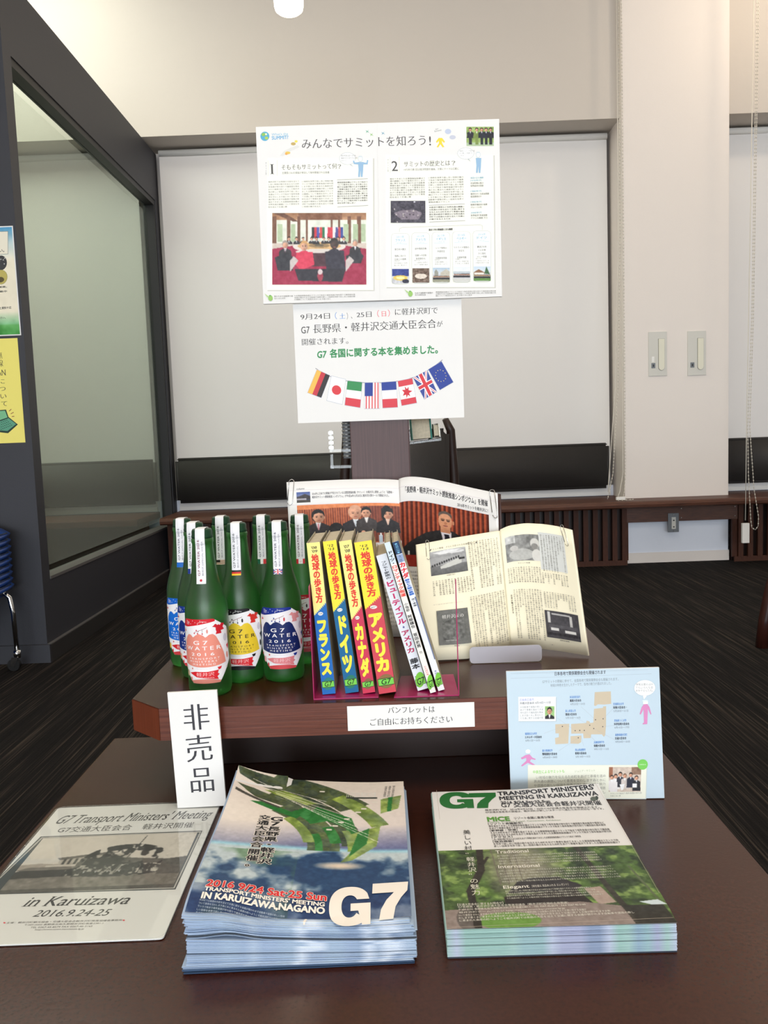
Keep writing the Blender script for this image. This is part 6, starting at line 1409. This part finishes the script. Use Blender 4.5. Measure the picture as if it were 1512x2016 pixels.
def bottle(x, y, rz, nm, sty, flagfn, label):
    global bottle_mesh, cap_mesh
    t = empty('water_bottle', (x, y, .6002), (0, 0, rz), label, 'bottle')
    if bottle_mesh is None:
        o = MB().lathe(BP, 56).build('glass_body', M['bottle'], t); bottle_mesh = o.data
        o = MB().lathe(CAP, 40).build('cap', M['cap'], t); cap_mesh = o.data
    else:
        for n_, me in (('glass_body', bottle_mesh), ('cap', cap_mesh)):
            o = bpy.data.objects.new(n_, me); C.objects.link(o); o.parent = t
    main, acc, acc2, ink, rib = sty['main'], sty['acc'], sty['acc2'], sty['ink'], sty['rib']
    # wrapped label: layout 0..1 (x right, y down)
    LW, LH, z0, R = .0800, .0885, .0205, .02965
    S = Sheet(LW, LH)
    def G(pts, col): # dense outline, so that it follows the glass
        S.poly(pts, col)
    # base of small strips clipped to the label outline
    def inside(px):
        ys = []
        for i in range(len(LBL)):
            (xa, ya), (xb, yb) = LBL[i], LBL[(i + 1) % len(LBL)]
            if xa == xb: continue
            if min(xa, xb) <= px <= max(xa, xb): ys.append(ya + (yb - ya) * (px - xa) / (xb - xa))
        return min(ys), max(ys)
    def field(x0, x1, f0, f1, col, n=26):
        xs = np.linspace(x0, x1, n); top = []; bot = []
        for q in xs:
            a, b = inside(min(max(q, .001), .999)); ya, yb = max(a, f0(q)), min(b, f1(q)); yb = max(ya, yb); top.append(S.uv((q, ya))); bot.append(S.uv((q, yb)))
        tr_ = []
        for i in range(n - 1): tr_ += [(i, i + 1, n + i + 1), (i, n + i + 1, n + i)]
        S._add(top + bot, tr_, col)
    field(0.001, .999, lambda q: 0, lambda q: 1, (240, 238, 240))
    field(.06, .72, lambda q: 0, lambda q: .125 - .16 * (q - .2) if q > .2 else .125, acc)
    field(.22, .78, lambda q: .93 + .5 * (q - .5) ** 2, lambda q: 1, acc2)
    for k in range(9): S.ell((.20 + .045 * k, .05 + .03 * ((k * 7) % 3 - 1) * .8), .006, .006, (240, 238, 240), 8)
    S.line([(.18, .03), (.20, .09), (.22, .03), (.24, .09), (.26, .04)], .0004, (240, 238, 240)); S.line([(.42, .06), (.50, .035), (.58, .045)], .0004, (240, 238, 240))
    # bird, sprig, drops
    S.ell((.775, .165), .050, .062, sty['bird']); S.ell((.725, .115), .028, .028, sty['bird'], 12); S.poly([(.70, .105), (.665, .125), (.71, .135)], sty['bird']); S.poly([(.79, .14), (.83, .085), (.90, .10), (.86, .15), (.89, .19), (.81, .20)], sty['bird']); S.poly([(.74, .20), (.82, .20), (.83, .245), (.72, .245)], sty['bird'])
    S.line([(.36, .20), (.48, .165), (.58, .13)], .0005, (150, 60, 60)); S.line([(.44, .18), (.42, .21)], .0004, (60, 50, 50)); S.line([(.50, .16), (.50, .22)], .0004, (60, 50, 50))
    for a, b in ((.36, .215), (.42, .22), (.50, .225), (.40, .17)): S.ell((a, b), .012, .011, acc, 10)
    S.ell((.58, .19), .016, .032, sty['drop'], 12); S.poly([(.11, .16), (.17, .19), (.10, .21)], acc2); S.ell((.90, .32), .04, .06, (206, 204, 214)); S.poly([(.92, .45), (.97, .42), (.96, .52)], acc); S.ell((.93, .60), .02, .05, acc2); S.ell((.05, .34), .02, .04, sty['tan']); S.poly([(.02, .45), (.06, .42), (.05, .54)], acc)
    S.ell((.97, .26), .015, .06, sty['tan'])
    bell = [(.10, .70), (.11, .50), (.14, .34), (.19, .27), (.23, .235), (.28, .24), (.33, .285), (.38, .245), (.44, .225), (.50, .245), (.55, .285), (.61, .24), (.67, .235), (.72, .27), (.80, .42), (.86, .56), (.89, .70), (.70, .735), (.50, .745), (.30, .735)]
    gx = [p_[0] for p_ in bell]
    # fill the bell in vertical strips
    upb = bell[:17]; 
    ux = np.array([q[0] for q in upb]); uy = np.array([q[1] for q in upb])
    field(.10, .89, lambda q: float(np.interp(q, ux, uy)), lambda q: .70 + .045 * (1 - ((q - .5) / .4) ** 2), main, 40)
    TXT = sty['txt']
    S.T('G 7', (.33, .392), (.58, .392), .060, TXT, bold=.012); S.T('W A T E R', (.17, .478), (.80, .478), .058, TXT, bold=.012); S.T('2 0 1 6', (.28, .566), (.68, .566), .046, TXT, bold=.012)
    S.T('T R A N S P O R T', (.22, .625), (.77, .625), .028, TXT); S.T("M I N I S T E R S '", (.235, .670), (.75, .670), .028, TXT); S.T('M E E T I N G', (.30, .714), (.69, .714), .028, TXT)
    S.T('〜〜〜〜〜', (.36, .785), (.62, .785), .03, (200, 200, 210)); S.ell((.28, .77), .016, .014, acc2, 10); S.poly([(.72, .76), (.80, .75), (.78, .79), (.74, .80)], acc); S.ell((.90, .78), .02, .02, (226, 220, 214)); S.ell((.17, .85), .03, .05, sty['tan']); S.ell((.25, .93), .018, .032, acc2, 12); S.poly([(.08, .76), (.12, .74), (.11, .79)], sty['drop'])
    S.poly([(.22, .84), (.34, .815), (.55, .815), (.74, .80), (.72, .85), (.75, .87), (.71, .90), (.73, .945), (.56, .925), (.36, .90)], rib)
    S.T('軽井沢', (.36, .885), (.66, .880), .055, (240, 200, 200), bold=-.005); S.T('KARUIZAWA', (.38, .912), (.66, .922), .018, (240, 200, 200))
    def fn(u, v, d):
        th_ = (u - LW / 2) / R; rr = R + .0001 + d * 4.0
        return np.column_stack([np.sin(th_) * rr, -np.cos(th_) * rr, z0 + v])
    S.build('body_label', t, fn=fn, maxlen=.0013)
    # neck strip going up over the cap
    SW, z1 = .0130, .1555; path_z = np.linspace(z1, .2282, 40); rz_ = r_at(path_z) + .0004
    P2 = list(zip(rz_, path_z)) + [(.0105, .2296), (.006, .2298), (-.006, .2298), (-.0105, .2296), (-.0143, .2265), (-.0150, .215), (-.0150, .200)]
    P2 = np.array(P2); dl = np.r_[0, np.cumsum(np.hypot(*np.diff(P2, axis=0).T))]; TL = dl[-1]
    S = Sheet(SW, TL, ((0, TL), (SW, TL), (SW, 0), (0, 0)))   # layout: metres, y measured up from the strip's lower end
    for k in range(46): S._add([S.uv((a, b)) for a, b in ((0, TL * k / 46), (SW, TL * k / 46), (SW, TL * (k + 1) / 46), (0, TL * (k + 1) / 46))], [(0, 1, 2), (0, 2, 3)], (232, 232, 236), .00005)
    def vtxt(s_, x, ya, yb, hgt, col, bold=0):
        v, tt = glyphs(s_, bold); x0, x1 = v[:, 0].min(), v[:, 0].max(); sc_ = hgt / .7
        S._add(np.column_stack([x - v[:, 1] * sc_ + hgt / 2, ya + (v[:, 0] - x0) / (x1 - x0) * (yb - ya)]), tt, col, lv=v[:, 2])
    vtxt('G7 WATER 2016', .0040, .0110, .0600, .0030, sty['stx'], .004); vtxt('軽井沢 ESPECIAL WATER', .0092, .0110, .0580, .0018, (150, 150, 160), 0)
    flagfn(S)
    def fn2(u, v, d):
        v = np.clip(v, 0, TL); rr = np.interp(v, dl, P2[:, 0]); zz = np.interp(v, dl, P2[:, 1]); dr = np.gradient(P2[:, 0]); dz = np.gradient(P2[:, 1]); nl = np.hypot(dr, dz)
        nr = np.interp(v, dl, dz / nl); nz = np.interp(v, dl, -dr / nl); x_ = u - SW / 2; D = d * 4
        rad = rr + nr * D; side = np.sign(rad) * np.sqrt(np.maximum(np.abs(rad) ** 2 - x_ ** 2 * (zz < .2285), 1e-9)); side = np.where(zz >= .2285, rad, side)
        return np.column_stack([x_, -side, zz + nz * D])
    S.build('neck_strip', t, fn=fn2, maxlen=.0010)
    return t
def fl(cols_, vert=False):
    def f(S):
        n = len(cols_)
        for i, c_ in enumerate(cols_):
            if vert: S.poly([(0, .0075 * (n - i) / n), (.013, .0075 * (n - i) / n), (.013, .0075 * (n - 1 - i) / n), (0, .0075 * (n - 1 - i) / n)], c_, raw=True)
            else: S.poly([(.013 * i / n, 0), (.013 * (i + 1) / n, 0), (.013 * (i + 1) / n, .0075), (.013 * i / n, .0075)], c_, raw=True)
    return f
def f_jp(S): S.poly([(.0065 + .0017 * math.cos(a * PI / 8), .0048 + .0017 * math.sin(a * PI / 8)) for a in range(16)], (196, 24, 50), raw=True)
def f_us(S):
    fl(((206, 182, 164), (176, 140, 124), (206, 182, 164), (176, 140, 124), (206, 182, 164)), True)(S); S.poly([(0, .0035), (.006, .0035), (.006, .0075), (0, .0075)], (34, 26, 26), raw=True)
def f_uk(S):
    R = lambda a, b, c_, d, col: S.poly([(a, b), (c_, b), (c_, d), (a, d)], col, raw=True)
    R(0, 0, .013, .0075, (60, 60, 130)); 
    for q in (((0, 0), (.002, 0), (.013, .0075), (.011, .0075)), ((.011, 0), (.013, 0), (.002, .0075), (0, .0075))): S.poly(q, (240, 232, 236), raw=True)
    R(.005, 0, .008, .0075, (240, 232, 236)); R(0, .0027, .013, .0048, (240, 232, 236)); R(.0057, 0, .0073, .0075, (206, 40, 60)); R(0, .0032, .013, .0043, (206, 40, 60))
def f_ca(S): fl(((196, 30, 46), (240, 236, 236), (240, 236, 236), (196, 30, 46)))(S); S.poly([(.0065, .006), (.0052, .0042), (.0058, .002), (.0072, .002), (.0078, .0042)], (196, 30, 46), raw=True)
W_ = (244, 240, 240); TAN = (196, 170, 140)
def sty(main, acc, acc2, txt=W_, ink=None, bird=None, rib=(214, 34, 44), drop=(60, 50, 50), tan=TAN, stx=(60, 56, 60)):
    return dict(main=main, acc=acc, acc2=acc2, txt=txt, ink=ink, bird=bird or acc, rib=rib, drop=drop, tan=tan, stx=stx)
BT = [
    (-.2580, 1.130, -.02, sty((230, 142, 124), (208, 30, 44), (222, 140, 126), bird=(206, 32, 46), drop=(222, 150, 140), stx=(130, 50, 80)), f_jp, 'frosted green bottle with salmon label and red dot strip, frontmost'),
    (-.2215, 1.190, .00, sty((232, 200, 48), (24, 22, 26), (24, 22, 26), txt=(40, 34, 30), bird=(212, 48, 40), drop=(30, 26, 30), tan=(232, 200, 60), stx=(50, 46, 50)), fl(((26, 24, 26), (206, 40, 36), (240, 190, 40)), True), 'frosted green bottle with yellow label and black red gold strip'),
    (-.1625, 1.188, .02, sty((18, 38, 96), (20, 46, 140), (206, 70, 74), bird=(226, 150, 150), rib=(222, 130, 134), drop=(206, 60, 70), tan=(224, 160, 160), stx=(70, 60, 90)), f_uk, 'frosted green bottle with navy label and crossed flag strip'),
    (-.2900, 1.218, -.05, sty((16, 48, 130), (20, 54, 140), (206, 60, 66), bird=(226, 150, 130), tan=(226, 160, 120), drop=(20, 60, 150), stx=(60, 50, 80)), fl(((24, 50, 130), (240, 240, 244), (206, 40, 50))), 'frosted green bottle with dark blue label, directly behind the frontmost bottle'),
    (-.3235, 1.285, -.02, sty((14, 106, 206), (14, 96, 196), (206, 60, 66), bird=(232, 190, 60), tan=(240, 200, 70), drop=(20, 80, 180), stx=(80, 80, 100)), fl(((16, 100, 190),)), 'frosted green bottle with bright blue label and plain blue strip, at far left back'),
    (-.2655, 1.298, .00, sty((120, 100, 90), (40, 34, 34), (150, 60, 60), stx=(60, 50, 50)), f_us, 'frosted green bottle with black and tan flag strip in the back row'),
    (-.2005, 1.290, .02, sty((30, 110, 70), (20, 90, 60), (206, 50, 56), stx=(50, 60, 56)), fl(((20, 96, 66), (236, 236, 232), (206, 44, 50))), 'frosted green bottle with green white red strip in the back row'),
    (-.1400, 1.278, .05, sty((170, 22, 50), (196, 28, 44), (206, 80, 90), bird=(206, 60, 70), rib=(190, 30, 44), tan=(230, 190, 190), stx=(90, 40, 60)), f_ca, 'frosted green bottle with crimson label beside the left bookend'),
]
for x, y, rz, st, ff, lb in BT: bottle(x, y, rz, '', st, ff, lb)
GROUPS = {'water_bottle': 'frosted green bottles at the left of the shelf', 'roller_blind': 'roller blinds along the window wall', 'blind_cord': 'blind cords beside the pier',
          'backrest_cushion': 'padded backrests above the bench', 'wall_control_panel': 'control panels on the pier', 'acrylic_clip': 'clear clips left of the post', 'paperclip': 'paperclips on the open pages',
          'bookend': 'magenta bookends', 'armchair': 'wooden armchairs', 'leaflet_pile': 'piles of leaflets on the low table', 'pendant_lamp': 'pendant lamps', 'wall_bench': 'wall benches'}
for o in list(C.objects):
    if o.parent is None and 'label' in o.keys() and 'group' not in o.keys():
        k = o.name.split('.')[0]
        if k in GROUPS: o['group'] = GROUPS[k]
        elif k == 'book' and o['label'].find('cradle') < 0: o['group'] = 'books standing between the bookends'
        elif k == 'book': o['group'] = 'books in the clear cradle'
bpy.data.objects.remove(_fo)
bpy.context.view_layer.update()
